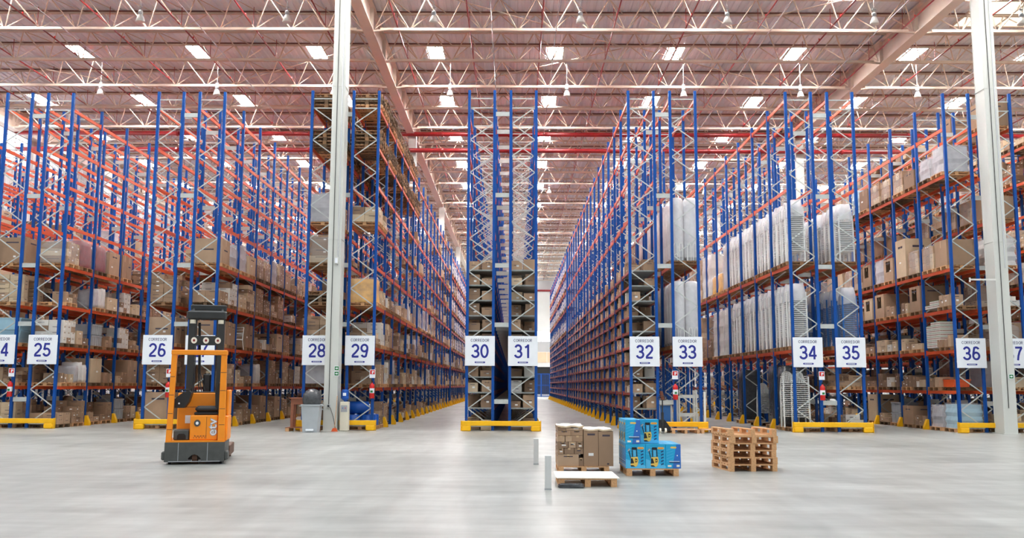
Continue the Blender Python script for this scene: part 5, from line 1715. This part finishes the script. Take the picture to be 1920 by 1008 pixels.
DEBUG_OWNERS = []      # (object, [(first face, key)]) for visibility tests
def is_single(kind, key, d):
    ks = SEEN.get(kind)
    if ks is not None:
        return key in ks
    return False
SEENSETS = {k: set(v) for k, v in SEEN.items()}
SEEN = SEENSETS
MERGE = {}
def merged(kind):
    if kind not in MERGE:
        MERGE[kind] = (MB(), [])
    return MERGE[kind]
GROUPS = {'carton': 'cartons on the rack shelves', 'pallet': 'pallets on the racks', 'wrapped_load': 'film-wrapped pallet loads', 'chair': 'nested plastic chairs'}
for key, kind, d in ITEMS:
    loc = (d['x'], d['y'], d['z'])
    if kind == 'carton':
        if is_single(kind, key, d):
            o = carton_mb(*d['s'], d['tone'], d['face'], True, key, d.get('cut', False)).build('carton', None, loc)
            tag(o, d['label'], 'carton', GROUPS[kind])
            DEBUG_OWNERS.append((o, [(0, key)]))
        else:
            b, own = merged(kind)
            own.append((len(b.f), key))
            b.add(carton_mb(*d['s'], d['tone'], d['face'], d['detail'], key, d.get('cut', False)), loc)
    elif kind == 'pallet':
        if is_single(kind, key, d):
            o = put('pallet', PME[d['tone']], None, loc)
            tag(o, d['label'], 'pallet', GROUPS[kind])
            DEBUG_OWNERS.append((o, [(0, key)]))
        else:
            b, own = merged(kind)
            own.append((len(b.f), key))
            b.add(PMB[d['tone']] if d['b'] < 4 else PCO[d['tone']], loc)
    elif kind == 'wrapped_load':
        g, f, gm, fm_ = wrap_meshes(d['st'], d['s'], hash(len(key)) % 1+(int(d['y']*7) % 3))
        if is_single(kind, key, d):
            t = thing('wrapped_load', d['label'], 'wrapped load', loc, 0, GROUPS[kind])
            DEBUG_OWNERS.append((put('goods', gm, t), [(0, key)]))
            put('stretch_film', fm_, t)
        else:
            b, own = merged(kind)
            own.append((len(b.f), key))
            b.add(g, loc)
            if d['b'] < 12:
                b.add(f, loc)
    elif kind == 'chair':
        if is_single(kind, key, d):
            o = put('plastic_chair', CHAIR_ME[d['m']], None, loc)
            tag(o, d['label'], 'chair', GROUPS[kind])
            DEBUG_OWNERS.append((o, [(0, key)]))
        else:
            b, own = merged(kind)
            own.append((len(b.f), key))
            b.add(CHAIR[d['m']], loc)
    elif kind == 'bag':
        me = BAGS[d['i'] % 4] if d['n'] == 34 else SHORTBAGS[d['i'] % 3]
        o = put('plastic_bag', me, None, loc)
        tag(o, d['label'], 'plastic bag', 'bags over chair stacks')
    elif kind == 'crate':
        s = d['s']
        b = MB()
        b.box(-s[0]/2, s[0]/2, -s[1]/2, s[1]/2, 0, s[2]-.05, 'crate_grey')
        b.box(-s[0]/2-.02, s[0]/2+.02, -s[1]/2-.02, s[1]/2+.02, s[2]-.06, s[2], 'crate_grey')
        for q in range(5):
            yy = -s[1]/2+s[1]*(q+.5)/5
            for sx in (-1, 1):
                b.box(min(sx*s[0]/2, sx*(s[0]/2+.015)), max(sx*s[0]/2, sx*(s[0]/2+.015)), yy-.012, yy+.012, 0, s[2]-.06, 'crate_grey')
        tag(b.build('crate', None, loc), d['label'], 'crate')
    elif kind == 'bin':
        s = d['s']
        b = MB()
        b.prism([(-s[0]/2+.05, 0), (s[0]/2-.05, 0), (s[0]/2, s[2]-.04), (-s[0]/2, s[2]-.04)], 'y', -s[1]/2, s[1]/2, 'bin_blue')
        b.box(-s[0]/2-.015, s[0]/2+.015, -s[1]/2-.015, s[1]/2+.015, s[2]-.05, s[2], 'bin_blue')
        tag(b.build('storage_bin', None, loc), d['label'], 'bin')
    elif kind == 'sack':
        s = d['s']
        tag(lump_mb(*s, d['tone'], key, 5, .06).build('wrapped_bundle', None, loc, smooth=True), d['label'], 'bundle')
for kind, (b, own) in MERGE.items():
    o = b.build({'carton': 'carton', 'pallet': 'pallet', 'wrapped_load': 'wrapped_load', 'chair': 'plastic_chair'}[kind])
    lb = {'carton': 'remaining brown cartons deep in the racks and along the far bays', 'pallet': 'remaining wooden pallets deep in the racks and along the far bays',
          'wrapped_load': 'remaining film-wrapped loads deep in the racks and along the far bays', 'chair': 'remaining nested chairs deeper in the bagged stacks'}[kind]
    tag(o, lb, {'carton': 'carton', 'pallet': 'pallet', 'wrapped_load': 'wrapped load', 'chair': 'chair'}[kind], None, 'stuff')
    DEBUG_OWNERS.append((o, own))

# ------------------------------------------------------------------ pallets and goods on the open floor
BX, BY = 1.365, 18.72     # carton pallet
floor_pallet('pale pallet under the block of brown cartons', (BX+.02, BY+.6, 0), math.pi/2)
r = random.Random(11)
y0 = BY+.03
rows = [(.0, .235), (.235, .12), (.355, .12), (.475, .12), (.595, .10), (.695, .075)]
xs0 = BX-.5
kk = 0
for ri, (z, h) in enumerate(rows):
    xx = 0
    ws = {0: [.42, .1], 1: [.13, .2, .18], 2: [.22, .15, .14], 3: [.15, .14, .22], 4: [.26, .25], 5: [.17, .34]}[ri]
    for wi, w in enumerate(ws):
        for dj in range(2):
            d = .51
            hh = h if not (ri == 0 and wi == 1) else .16
            tn = ['carton_brown', 'carton_tan', 'carton_dark'][r.randrange(3)]
            o = carton_mb(w-.008, d-.01, hh-.004, tn, -1, True, 'f%d%d%d' % (ri, wi, dj)).build('carton', None, (xs0+xx+w/2+r.uniform(-.006, .006), y0+d*(dj+.5)+(r.uniform(-.015, .01) if dj == 0 else 0), .145+z))
            tag(o, '%s brown carton in the floor pallet block, %s row up, %s from left, %s' % (['wide', 'small', 'small', 'small', 'flat', 'flat'][ri], ordn(ri), ordn(wi), ['front', 'back'][dj]), 'carton', 'cartons on the floor pallet')
        xx += w
for i in range(2):
    for dj in range(2):
        w, h, d = .295, .70-.02*i, .51
        b = carton_mb(w-.006, d-.01, h, 'carton_brown', -1, False)
        e = .003
        yf = -(d-.01)/2-e
        b.quad([(-.07, yf, h-.1), (.08, yf, h-.1), (.08, yf, h-.065), (-.07, yf, h-.065)], 'carton_print')
        if i == 0:
            b.quad([(-.05, yf, .2), (.05, yf, .2), (.05, yf, .255), (-.05, yf, .255)], 'carton_label')
        else:
            b.quad([(.02, yf, .03), (.06, yf, .03), (.06, yf, .06), (.02, yf, .06)], 'carton_print')
        b.quad([(-.145, -.02, h+.003), (.145, -.02, h+.003), (.145, .02, h+.003), (-.145, .02, h+.003)], 'carton_tape')
        o = b.build('carton', None, (BX+.165+.297*i, y0+d*(dj+.5), .145))
        tag(o, 'tall brown carton, %s of the pair at the right of the floor pallet block, %s' % (['left', 'right'][i], ['front', 'back'][dj]), 'carton', 'cartons on the floor pallet')
for i, (xa, xb, z) in enumerate(((-.5, .02, .918), (.03, .60, .852))):
    o = MB()
    for j in range(7):
        ya, yb = j*.146, (j+1)*.146
        for k in range(6):
            u0, u1 = xa+(xb-xa)*k/6, xa+(xb-xa)*(k+1)/6
            f = lambda u, v: z+.012*math.sin(u*23+v*9+i)+.006*math.sin(v*31)
            o.quad([(u0, ya, f(u0, ya)), (u1, ya, f(u1, ya)), (u1, yb, f(u1, yb)), (u0, yb, f(u0, yb))], 'board_white')
    for k in range(6):
        u0, u1 = xa+(xb-xa)*k/6, xa+(xb-xa)*(k+1)/6
        o.quad([(u0, -.006, f(u0, 0)-.03), (u1, -.006, f(u1, 0)-.03), (u1, 0, f(u1, 0)), (u0, 0, f(u0, 0))], 'carton_pale')
    ob = o.build('cardboard_sheet', None, (BX, y0, .012))
    tag(ob, 'pale cardboard sheet lying over the %s half of the floor pallet block' % ['left', 'right'][i], 'cardboard sheet')

# front pallet with a white board
t = thing('pallet', 'low pallet nearest the camera, topped by a white board', 'pallet', (1.275, 16.92, 0), math.pi/2)
put('top_deck', PPM[0], t)
for rme in PPM[1]:
    put('runner', rme, t)
b = MB()
b.box(-.62, .62, -.54, .54, 0, .012, 'board_white')
tag(b.build('white_board', None, (1.275, 16.92, .143), math.pi/2), 'thin white board lying on the low pallet nearest the camera', 'board')
o = lump_mb(.42, .2, .07, 'black_film', 5, 5, .15).build('crumpled_film', None, (.98, 16.2, 0), smooth=True)
tag(o, 'crumpled black plastic lying before the white-topped pallet', 'plastic scrap')

# blue pressure washer cartons
def blue_carton_mesh(side_front):
    """0.40 wide picture face on -y, 0.29 deep narrow face on x; origin at base centre"""
    b = MB()
    w, d, h = .385, .285, .46
    b.box(-w/2, w/2, -d/2, d/2, 0, h, 'box_cyan')
    e = .002
    for sg in (-1, 1):
        def Q(poly, m, k=1):
            yy = sg*(d/2+e*k)
            pts = [(-sg*u, yy, z) for u, z in poly]
            b.quad(pts if True else pts[::-1], m)
        Q([(-w/2, .0), (w/2, 0), (w/2, .05), (-w/2, .18)], 'box_sky')
        for i in range(4):
            Q([(-.19+.02*i, .28+.04*i), (.16, .17+.06*i), (.16, .175+.06*i), (-.19+.02*i, .288+.04*i)], 'box_sky', 1.2)
        # hose lance, handle and yellow machine body
        Q([(-.15, .36), (-.13, .37), (-.09, .20), (-.10, .19)], 'black_plastic', 2)
        Q([(-.16, .34), (-.12, .38), (-.10, .36), (-.14, .32)], 'crate_grey', 3)
        Q([(-.075, .39), (-.06, .40), (-.05, .22), (-.07, .22)], 'black_plastic', 2)
        Q([(.01, .40), (.025, .39), (.035, .22), (.015, .22)], 'black_plastic', 2)
        Q([(-.07, .40), (.02, .40), (.01, .35), (-.05, .35)], 'black_plastic', 2)
        Q([(-.04, .35), (.0, .35), (.005, .23), (-.045, .23)], 'box_sky', 3)
        Q([(-.09, .21), (.04, .22), (.055, .15), (.035, .06), (.0, .03), (-.06, .04), (-.1, .06)], 'box_yellow', 3)
        Q([(-.1, .06), (-.05, .06), (-.01, .035), (-.09, .035)], 'black_plastic', 4)
        Q([(-.09, .19), (-.06, .19), (-.03, .1), (-.1, .09)], 'black_plastic', 4)
        Q([(-.01, .19), (.03, .18), (.03, .12), (-.01, .11)], 'black_plastic', 4)
        Q([(.0, .165), (.02, .16), (.018, .135), (.0, .13)], 'box_yellow', 5)
        Q([(.03, .385), (.05, .405), (.15, .405), (.165, .385), (.15, .365), (.05, .365)], 'box_yellow', 3)
        Q([(.055, .392), (.145, .392), (.145, .38), (.055, .38)], 'orange_plastic', 4)
        for i in range(5):
            z = .06+.06*i
            Q([(.10, z), (.15, z+.02), (.15, z+.045), (.10, z+.025)], 'box_navy', 3)
    for sg in (-1, 1):
        def Q(poly, m, k=1):
            xx = sg*(w/2+e*k)
            b.quad([(xx, sg*u, z) for u, z in poly], m)
        Q([(-.02, 0), (d/2, 0), (d/2, h), (.06, h)], 'box_cobalt')
        for i in range(5):
            Q([(-.13, .12+.055*i), (-.0, .17+.055*i), (-.0, .176+.055*i), (-.13, .128+.055*i)], 'box_sky', 2)
        Q([(-.06, .40), (-.04, .415), (.05, .415), (.065, .40), (.05, .38), (-.04, .38)], 'box_yellow', 2)
        Q([(-.08, .13), (.12, .13), (.12, .14), (-.08, .14)], 'sign_white', 2)
        Q([(-.08, .105), (.12, .105), (.12, .123), (-.08, .123)], 'box_navy', 2)
        Q([(-.11, .03), (-.04, .03), (-.04, .065), (-.11, .065)], 'board_white', 2)
        Q([(.06, .03), (.12, .03), (.12, .07), (.06, .07)], 'board_white', 2)
        Q([(.065, .235), (.085, .235), (.085, .255), (.065, .255)], 'sign_white', 2)
    b.quad([(-w/2, -.02, h+.002), (w/2, -.02, h+.002), (w/2, .02, h+.002), (-w/2, .02, h+.002)], 'box_sky')
    return b.mesh('pressure_washer_carton')
BC = blue_carton_mesh(0)
PX0, PY0 = 2.155, 18.30
floor_pallet('pale pallet under the blue cartons', (PX0+.53, PY0+.60, 0), math.pi/2)
def blue(label, x, y, z, rz):
    o = put('pressure_washer_carton', BC, None, (x, y, z), rz)
    tag(o, label, 'carton', 'blue pressure washer cartons')
z0 = .145
for i in range(2):
    for j in range(4):
        blue('blue pressure washer carton showing its machine picture, lower layer, %s column, %s back' % (['left', 'middle'][i], ordn(j)), PX0+.20+.39*i, PY0+.15+.292*j, z0, 0)
for j in range(3):
    blue('blue pressure washer carton standing narrow side forward, lower layer right column, %s back' % ordn(j), PX0+.39*2+.15, PY0+.2+.39*j, z0, -math.pi/2)
for j in range(3):
    blue('blue pressure washer carton standing narrow side forward on the upper layer, %s back' % ordn(j), PX0+.155, PY0+.2+.39*j, z0+.465, -math.pi/2)
blue('blue pressure washer carton showing its machine picture on the upper layer', PX0+.30+.195, PY0+.38, z0+.465, 0)

# stack of empty pallets, skewed to the camera
SX, SY, SA = 4.83, 19.95, .0
def stack_pallets():
    rz = math.pi/2-.0
    ang = .0
    r = random.Random(3)
    u = Vector((5.36-4.38, 19.32-19.22))
    ang = math.atan2(u.y, u.x)
    c = Vector((4.85, 19.95))
    for k in range(5):
        floor_pallet('pale empty pallet, %s from the bottom of the stack of empty pallets' % ordn(k), (c.x+r.uniform(-.02, .02), c.y+r.uniform(-.02, .02), .1425*k), math.pi/2+ang+r.uniform(-.02, .02), None, flip=False)
    t = floor_pallet('pale empty pallet lying upside down on the stack of empty pallets', (c.x-.01, c.y, .1425*5), math.pi/2+ang, None, flip=True)
stack_pallets()

# low pallets lying before rack 33
for i, (x, y, rz, z) in enumerate(((6.0, 34.75, 1.62, 0), (7.15, 34.8, 1.5, 0))):
    floor_pallet('%s of two worn pallets lying on the floor before rack 33' % ['left', 'right'][i], (x+.25, y+.25, z), rz)

# white bollards
for lb, x, y, h in (('farther', .49, 20.86, .56), ('nearer', .575, 15.91, .56)):
    t = thing('bollard', '%s of two short white square bollards on the open floor' % lb, 'bollard', (x, y, 0))
    b = MB()
    b.cbox(-.055, .055, -.055, .055, .015, h, 'bollard_white', .006)
    b.build('post', t)
    b = MB()
    b.box(-.06, .06, -.06, .06, 0, .015, 'crate_grey')
    b.build('base', t)

# pallet jack
t = thing('pallet_jack', 'dark hand pallet jack parked before racks 32 and 33', 'pallet jack', (5.48, 34.85, 0), .0)
b = MB()
b.prism([(-.34, .06), (.34, .06), (.30, .18), (.08, .48), (-.08, .48), (-.30, .18)], 'y', -.12, .08, 'black_plastic')
b.build('chassis', t)
for s_ in (-1, 1):
    b = MB()
    b.cbox(s_*.2-.08, s_*.2+.08, .08, .75, .06, .13, 'black_plastic', .01)
    b.build('fork', t)
    b = MB()
    b.tube([(s_*.1-.03, -.16, .09), (s_*.1+.03, -.16, .09)], .09, 'board_white', 14)
    b.build('wheel', t)
b = MB()
b.tube([(0, -.1, .1), (0, -.1, .75)], .05, 'mast_dark', 10)
b.tube([(0, -.1, .7), (0, -.14, 1.2)], .025, 'mast_dark', 8)
b.build('steering_column', t)
b = MB()
pts = [(.17*math.cos(a), -.15, 1.27+.075*math.sin(a)) for a in [2*math.pi*i/18 for i in range(19)]]
b.tube(pts, .014, 'black_plastic', 6, cap=False)
b.build('handle', t)

# bin, table, water cooler and broom by the left column
t = thing('waste_bin', 'grey pedal waste bin with a swollen black liner beside the left column', 'bin', (-7.36, 34.2, 0))
b = MB()
b.prism([(-.26, 0), (.26, 0), (.33, .98), (-.33, .98)], 'y', -.26, .26, 'bin_plastic')
b.box(-.35, .35, -.29, .29, .95, 1.0, 'bin_plastic')
b.build('body', t)
b = MB()
b.bar((.33, 0, .97), (.42, 0, .95), .3, .03, 'bin_plastic')
b.bar((-.33, 0, .97), (-.42, 0, .93), .3, .03, 'bin_plastic')
b.build('handle', t)
b = MB()
b.cbox(-.14, .14, -.33, -.26, .05, .12, 'sign_white', .01)
b.build('pedal', t)
b = MB()
b.lathe([(.30, .96), (.335, 1.05), (.355, 1.2), (.33, 1.36), (.25, 1.47), (.13, 1.53), (.02, 1.545)], 'black_film', seg=18)
rr = random.Random(4)
b.v = [(x*(1+rr.uniform(-.04, .04)), y*.85*(1+rr.uniform(-.04, .04)), z+rr.uniform(-.02, .02)) for x, y, z in b.v]
b.build('liner', t, smooth=True)
t = thing('table', 'brown wooden table behind the waste bin', 'table', (-7.74, 35.0, .0))
b = MB()
b.box(-.58, .58, -.28, .28, 1.19, 1.23, 'table_brown')
b.build('tabletop', t)
b = MB()
b.box(-.48, .48, -.24, -.21, .98, 1.19, 'table_brown')
b.box(-.48, .48, .21, .24, .98, 1.19, 'table_brown')
b.build('apron', t)
for sx in (-.46, .46):
    for sy in (-.2, .2):
        b = MB()
        b.prism([(sx-.06, .147), (sx+.03, .147), (sx+.06, 1.19), (sx-.06, 1.19)], 'y', sy-.035, sy+.035, 'table_brown')
        b.build('leg', t)
t = thing('pallet', 'small low pallet under the brown table', 'pallet', (-7.8, 35.0, 0))
b = MB()
for i in range(5):
    b.box(-.62, .62, -.36+.15*i, -.25+.15*i, .12, .145, 'table_brown')
b.build('top_deck', t)
for sx in (-.54, 0, .54):
    b = MB()
    b.box(sx-.07, sx+.07, -.36, .35, 0, .12, 'wood')
    b.build('runner', t)
t = thing('water_cooler', 'cream water cooler with an upturned blue bottle right of the left column', 'water cooler', (-6.35, 35.28, 0))
b = MB()
b.cbox(-.16, .16, -.16, .16, 0, 1.08, 'cooler_cream', .02)
b.box(-.12, .12, -.165, -.16, .7, .95, 'crate_grey')
b.build('cabinet', t)
b = MB()
b.lathe([(.03, 1.06), (.05, 1.12), (.135, 1.18), (.14, 1.26), (.132, 1.28), (.14, 1.3), (.14, 1.42), (.132, 1.44), (.14, 1.46), (.12, 1.53), (.02, 1.54)], 'drum_blue', seg=18)
b.build('water_bottle', t, smooth=True)
b = MB()
b.box(-.06, .06, -.15, -.141, 1.30, 1.41, 'sign_white')
b.build('bottle_label', t)
b = MB()
b.tube([(-.05, -.165, .86), (-.05, -.2, .84)], .015, 'drum_blue', 6)
b.tube([(.05, -.165, .86), (.05, -.2, .84)], .015, 'fire_red', 6)
b.build('tap', t)
t = thing('broom', 'broom with an orange head leaning between the left column and water cooler', 'broom', (-6.63, 34.82, 0))
b = MB()
b.tube([(0, 0, .1), (.05, .105, 1.3)], .012, 'wood', 6)
b.build('handle', t)
b = MB()
b.prism([(-.12, 0), (.12, 0), (.06, .12), (-.06, .12)], 'y', -.04, .04, 'orange_plastic')
b.build('head', t)

# exit plates on the two front columns
for lb, x, zs, n_ in (('left', -6.63, (2.32, 2.12), 2), ('right', 18.52, (2.12,), 1)):
    for i, z in enumerate(zs):
        t = thing('exit_sign', ('small green arrow plate on the left column, %s of two' % ['upper', 'lower'][i]) if lb == 'left' else 'small green arrow plate on the right column by the 37 sign', 'sign', (x, 34.925, z))
        b = MB()
        b.box(-.09, .09, -.006, .006, -.085, .085, 'sign_white')
        b.build('plate', t)
        b = MB()
        b.box(-.075, .075, -.009, -.006, -.07, .07, 'exit_green')
        b.build('field', t)
        b = MB()
        b.prism([(-.05, -.015), (.0, -.015), (.0, -.04), (.055, 0), (.0, .04), (.0, .015), (-.05, .015)], 'y', -.012, -.009, 'sign_white')
        b.build('arrow', t)

# blue cage at the far end
t = thing('mesh_cage', 'blue steel mesh cage standing before the far dark doorway', 'cage', (4.0, 138, 0))
b = MB()
for xx in (-1.3, 0, 1.3):
    for yy in (0, 2):
        b.box(xx-.06, xx+.06, yy-.06, yy+.06, 0, 3.4, 'blue_steel')
for z in (.1, 1.7, 3.35):
    for yy in (0, 2):
        b.box(-1.3, 1.3, yy-.05, yy+.05, z-.05, z+.05, 'blue_steel')
b.build('frame', t)
b = MB()
for i in range(14):
    b.box(-1.3+.2*i-.012, -1.3+.2*i+.012, -.01, .01, .1, 3.35, 'blue_steel')
for i in range(17):
    b.box(-1.3, 1.3, -.01, .01, .1+.2*i-.012, .1+.2*i+.012, 'blue_steel')
b.build('mesh_panel', t)

# ------------------------------------------------------------------ orange reach truck
T = thing('reach_truck', 'orange reach truck with a dark mast parked on the floor before racks 26 and 27', 'forklift', (-6.90, 20.42, 0), .22)
T.scale = (.885, 1, .985)
def part(name, fn, parent=T, smooth=False):
    b = MB()
    fn(b)
    return b.build(name, parent, smooth=smooth)
def skirt(b):
    # plated bumper with a wheel arch in the middle
    arch = [(-.17, .06), (-.14, .14), (-.07, .2), (0, .22), (.07, .2), (.14, .14), (.17, .06)]
    b.prism([(-.70, .06)]+arch+[(.70, .06), (.70, .48), (-.70, .48)], 'y', -.02, .06, 'truck_grey')
    b.box(-.70, -.62, .06, 1.2, .06, .48, 'truck_grey')
    b.box(.62, .70, .06, 1.2, .06, .48, 'truck_grey')
    for x in (-.38, .3):
        b.box(x-.006, x+.006, -.024, -.02, .08, .47, 'crate_grey')
    b.box(-.6, .6, -.026, -.02, .06, .075, 'crate_grey')
part('skirt', skirt)
part('bumper', lambda b: (b.cbox(-.77, -.69, -.02, .3, .1, .28, 'truck_grey', .02), b.cbox(.69, .78, .0, .4, .1, .28, 'truck_grey', .02)))
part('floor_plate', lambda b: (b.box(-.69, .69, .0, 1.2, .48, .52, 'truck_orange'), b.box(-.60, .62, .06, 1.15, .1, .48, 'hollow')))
def frame(b):
    b.prism([(-.69, .5), (-.56, .5), (-.52, 2.4), (-.64, 2.4)], 'y', .02, .14, 'truck_orange')
    b.prism([(.52, .5), (.69, .5), (.66, 2.4), (.53, 2.4)], 'y', .02, .14, 'truck_orange')
    b.cbox(-.65, .68, .0, .16, 2.39, 2.5, 'truck_orange', .015)
    b.box(.42, .52, .0, .03, .5, .52, 'truck_orange')
    for z in (.75, 1.1, 1.5, 1.9):
        b.box(-.685+.015*z, -.57+.015*z, .018, .0205, z, z+.012, 'rubber')
        b.box(.535, .67, .018, .0205, z+.1, z+.112, 'rubber')
part('guard_frame', frame)
part('battery_housing', lambda b: (b.cbox(-.56, .54, .8, 1.15, .52, 1.55, 'truck_orange', .02), b.cbox(-.54, .52, .82, 1.14, 1.55, 1.575, 'black_plastic', .01), b.box(-.55, .53, .796, .8, 1.22, 1.23, 'rubber')))
def seat_box(b):
    b.cbox(-.15, .50, .1, .75, .52, 1.06, 'truck_orange', .015)
    b.box(.235, .243, .096, .1, .55, 1.03, 'rubber')
    rr = random.Random(8)
    for i in range(14):         # worn dark lettering along the bottom edge
        x = -.06+.022*i
        z = .56+(.035 if i % 3 else 0)
        b.box(x, x+.014, .096, .1, z, z+.02+rr.uniform(0, .012), 'rubber')
part('seat_housing', seat_box)
part('side_panel', lambda b: (b.cbox(.66, .74, .1, 1.1, .5, 1.05, 'truck_orange', .02), b.cbox(.66, .73, .3, 1.1, 1.05, 1.62, 'truck_orange', .02)))
def mudbox(b):
    b.cbox(-.53, -.17, .12, .7, .52, .74, 'truck_grey', .02)
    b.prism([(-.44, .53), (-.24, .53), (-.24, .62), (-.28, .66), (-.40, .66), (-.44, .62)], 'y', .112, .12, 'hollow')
part('step_box', mudbox)
part('badge', lambda b: (b.tube([(.02, .1, .89), (.02, .085, .89)], .075, 'truck_grey', 18), b.tube([(.02, .09, .89), (.02, .08, .89)], .035, 'sign_white', 14)))
part('notice_plate', lambda b: b.box(-.36, -.19, .79, .797, .86, 1.04, 'sign_white'))
def cushion(b):
    b.cbox(-.06, .50, .2, .7, 1.13, 1.26, 'seat_black', .05)
    b.cbox(-.08, .48, .22, .68, 1.06, 1.13, 'seat_black', .02)
seat = part('seat', cushion)
part('backrest', lambda b: b.prism([(.42, 1.2), (.54, 1.2), (.56, 1.75), (.48, 1.78), (.40, 1.55)], 'y', .22, .68, 'seat_black'), seat)
def console(b):
    b.prism([(-.55, 1.22), (-.32, 1.22), (-.22, 1.35), (-.16, 1.55), (-.22, 1.6), (-.38, 1.55), (-.55, 1.42)], 'y', .2, .6, 'black_plastic')
    b.tube([(-.44, .195, 1.32), (-.44, .18, 1.32)], .02, 'sign_white', 8)
con = part('console', console)
part('steering_wheel', lambda b: b.tube([(-.36+.11*math.cos(a), .38+.11*math.sin(a), 1.62) for a in [2*math.pi*i/16 for i in range(17)]], .016, 'black_plastic', 6, cap=False), con)
part('control_lever', lambda b: [b.tube([(-.2+.05*i, .45, 1.55), (-.19+.05*i, .43, 1.66)], [.008, .014], 'black_plastic', 6) for i in range(3)], con)
part('drive_wheel', lambda b: b.tube([(-.06, .2, .16), (.06, .2, .16)], .16, 'rubber', 20))
for sx in (-1, 1):
    part('outrigger', lambda b: b.cbox(sx*.62-.11, sx*.62+.11, 1.2, 2.5, .08, .34, 'rubber', .02))
    part('load_wheel', lambda b: b.tube([(sx*.62-.05, 2.3, .14), (sx*.62+.05, 2.3, .14)], .14, 'rubber', 18))
    part('caster', lambda b: b.tube([(sx*.6-.03, .2, .06), (sx*.6+.03, .2, .06)], .06, 'black_plastic', 12))
MX = .0
mast = part('mast', lambda b: [(b.cbox(MX+s_*.37-.085, MX+s_*.37+.085, 1.35, 1.48, .1, 3.3, 'mast_dark', .01), b.box(MX+s_*.37-.065, MX+s_*.37+.065, 1.48, 1.62, .1, 3.42, 'mast_dark'),
             b.box(MX+s_*.26-.012, MX+s_*.26+.012, 1.38, 1.44, .1, 3.3, 'black_plastic')) for s_ in (-1, 1)])
part('crosshead', lambda b: b.cbox(MX-.52, MX+.50, 1.3, 1.42, 3.26, 3.48, 'mast_dark', .04), mast)
part('top_bar', lambda b: (b.cbox(MX-.46, MX+.46, 1.62, 1.75, 3.5, 3.64, 'mast_dark', .02), b.tube([(MX-.38, 1.5, 3.4), (MX-.38, 1.68, 3.56)], .04, 'mast_dark', 8), b.tube([(MX+.36, 1.5, 3.4), (MX+.36, 1.68, 3.56)], .04, 'mast_dark', 8)), mast)
for s_ in (-1, 1):
    part('cylinder_cap', lambda b: b.tube([(MX+s_*.36, 1.40, 3.17), (MX+s_*.36, 1.40, 3.26)], .085, 'cooler_cream', 12), mast)
part('cross_member', lambda b: b.box(MX-.34, MX+.34, 1.34, 1.40, 2.66, 2.88, 'mast_dark'), mast)
for s_ in (-1, 0, 1):
    part('gauge', lambda b: (b.tube([(MX+s_*.3, 1.34, 2.77), (MX+s_*.3, 1.32, 2.77)], .075, 'board_white', 16), b.tube([(MX+s_*.3, 1.321, 2.77), (MX+s_*.3, 1.317, 2.77)], .03, 'pipe_red', 10)), mast)
part('hydraulic_hose', lambda b: [b.tube([(MX-.1+.06*i, 1.45, .6), (MX-.12+.07*i, 1.38, 1.4+.1*i), (MX-.16+.02*i, 1.45, 1.9+.05*i), (MX-.22+.02*i, 1.5, 3.2)], .014, 'black_plastic', 6) for i in range(3)], mast)
part('carriage', lambda b: (b.cbox(MX-.04, MX+.16, 1.4, 1.52, 1.3, 2.0, 'black_plastic', .04), b.box(MX-.3, MX+.3, 1.75, 1.82, .2, .7, 'mast_dark')), mast)
for s_ in (-1, 1):
    part('fork', lambda b: (b.box(MX+s_*.22-.05, MX+s_*.22+.05, 1.82, 2.95, .2, .24, 'mast_dark'), b.box(MX+s_*.22-.05, MX+s_*.22+.05, 1.82, 1.87, .2, .75, 'mast_dark')), mast)
et = put('lettering', text_mesh('etv', .30, 'crate_grey', .012, .004), T, (.385, .094, .80))
et.rotation_euler = (math.pi/2, -math.pi/2, 0)
et2 = put('lettering', text_mesh('etv', .30, 'sign_white', -.002, .004), T, (.385, .089, .80))
et2.rotation_euler = (math.pi/2, -math.pi/2, 0)
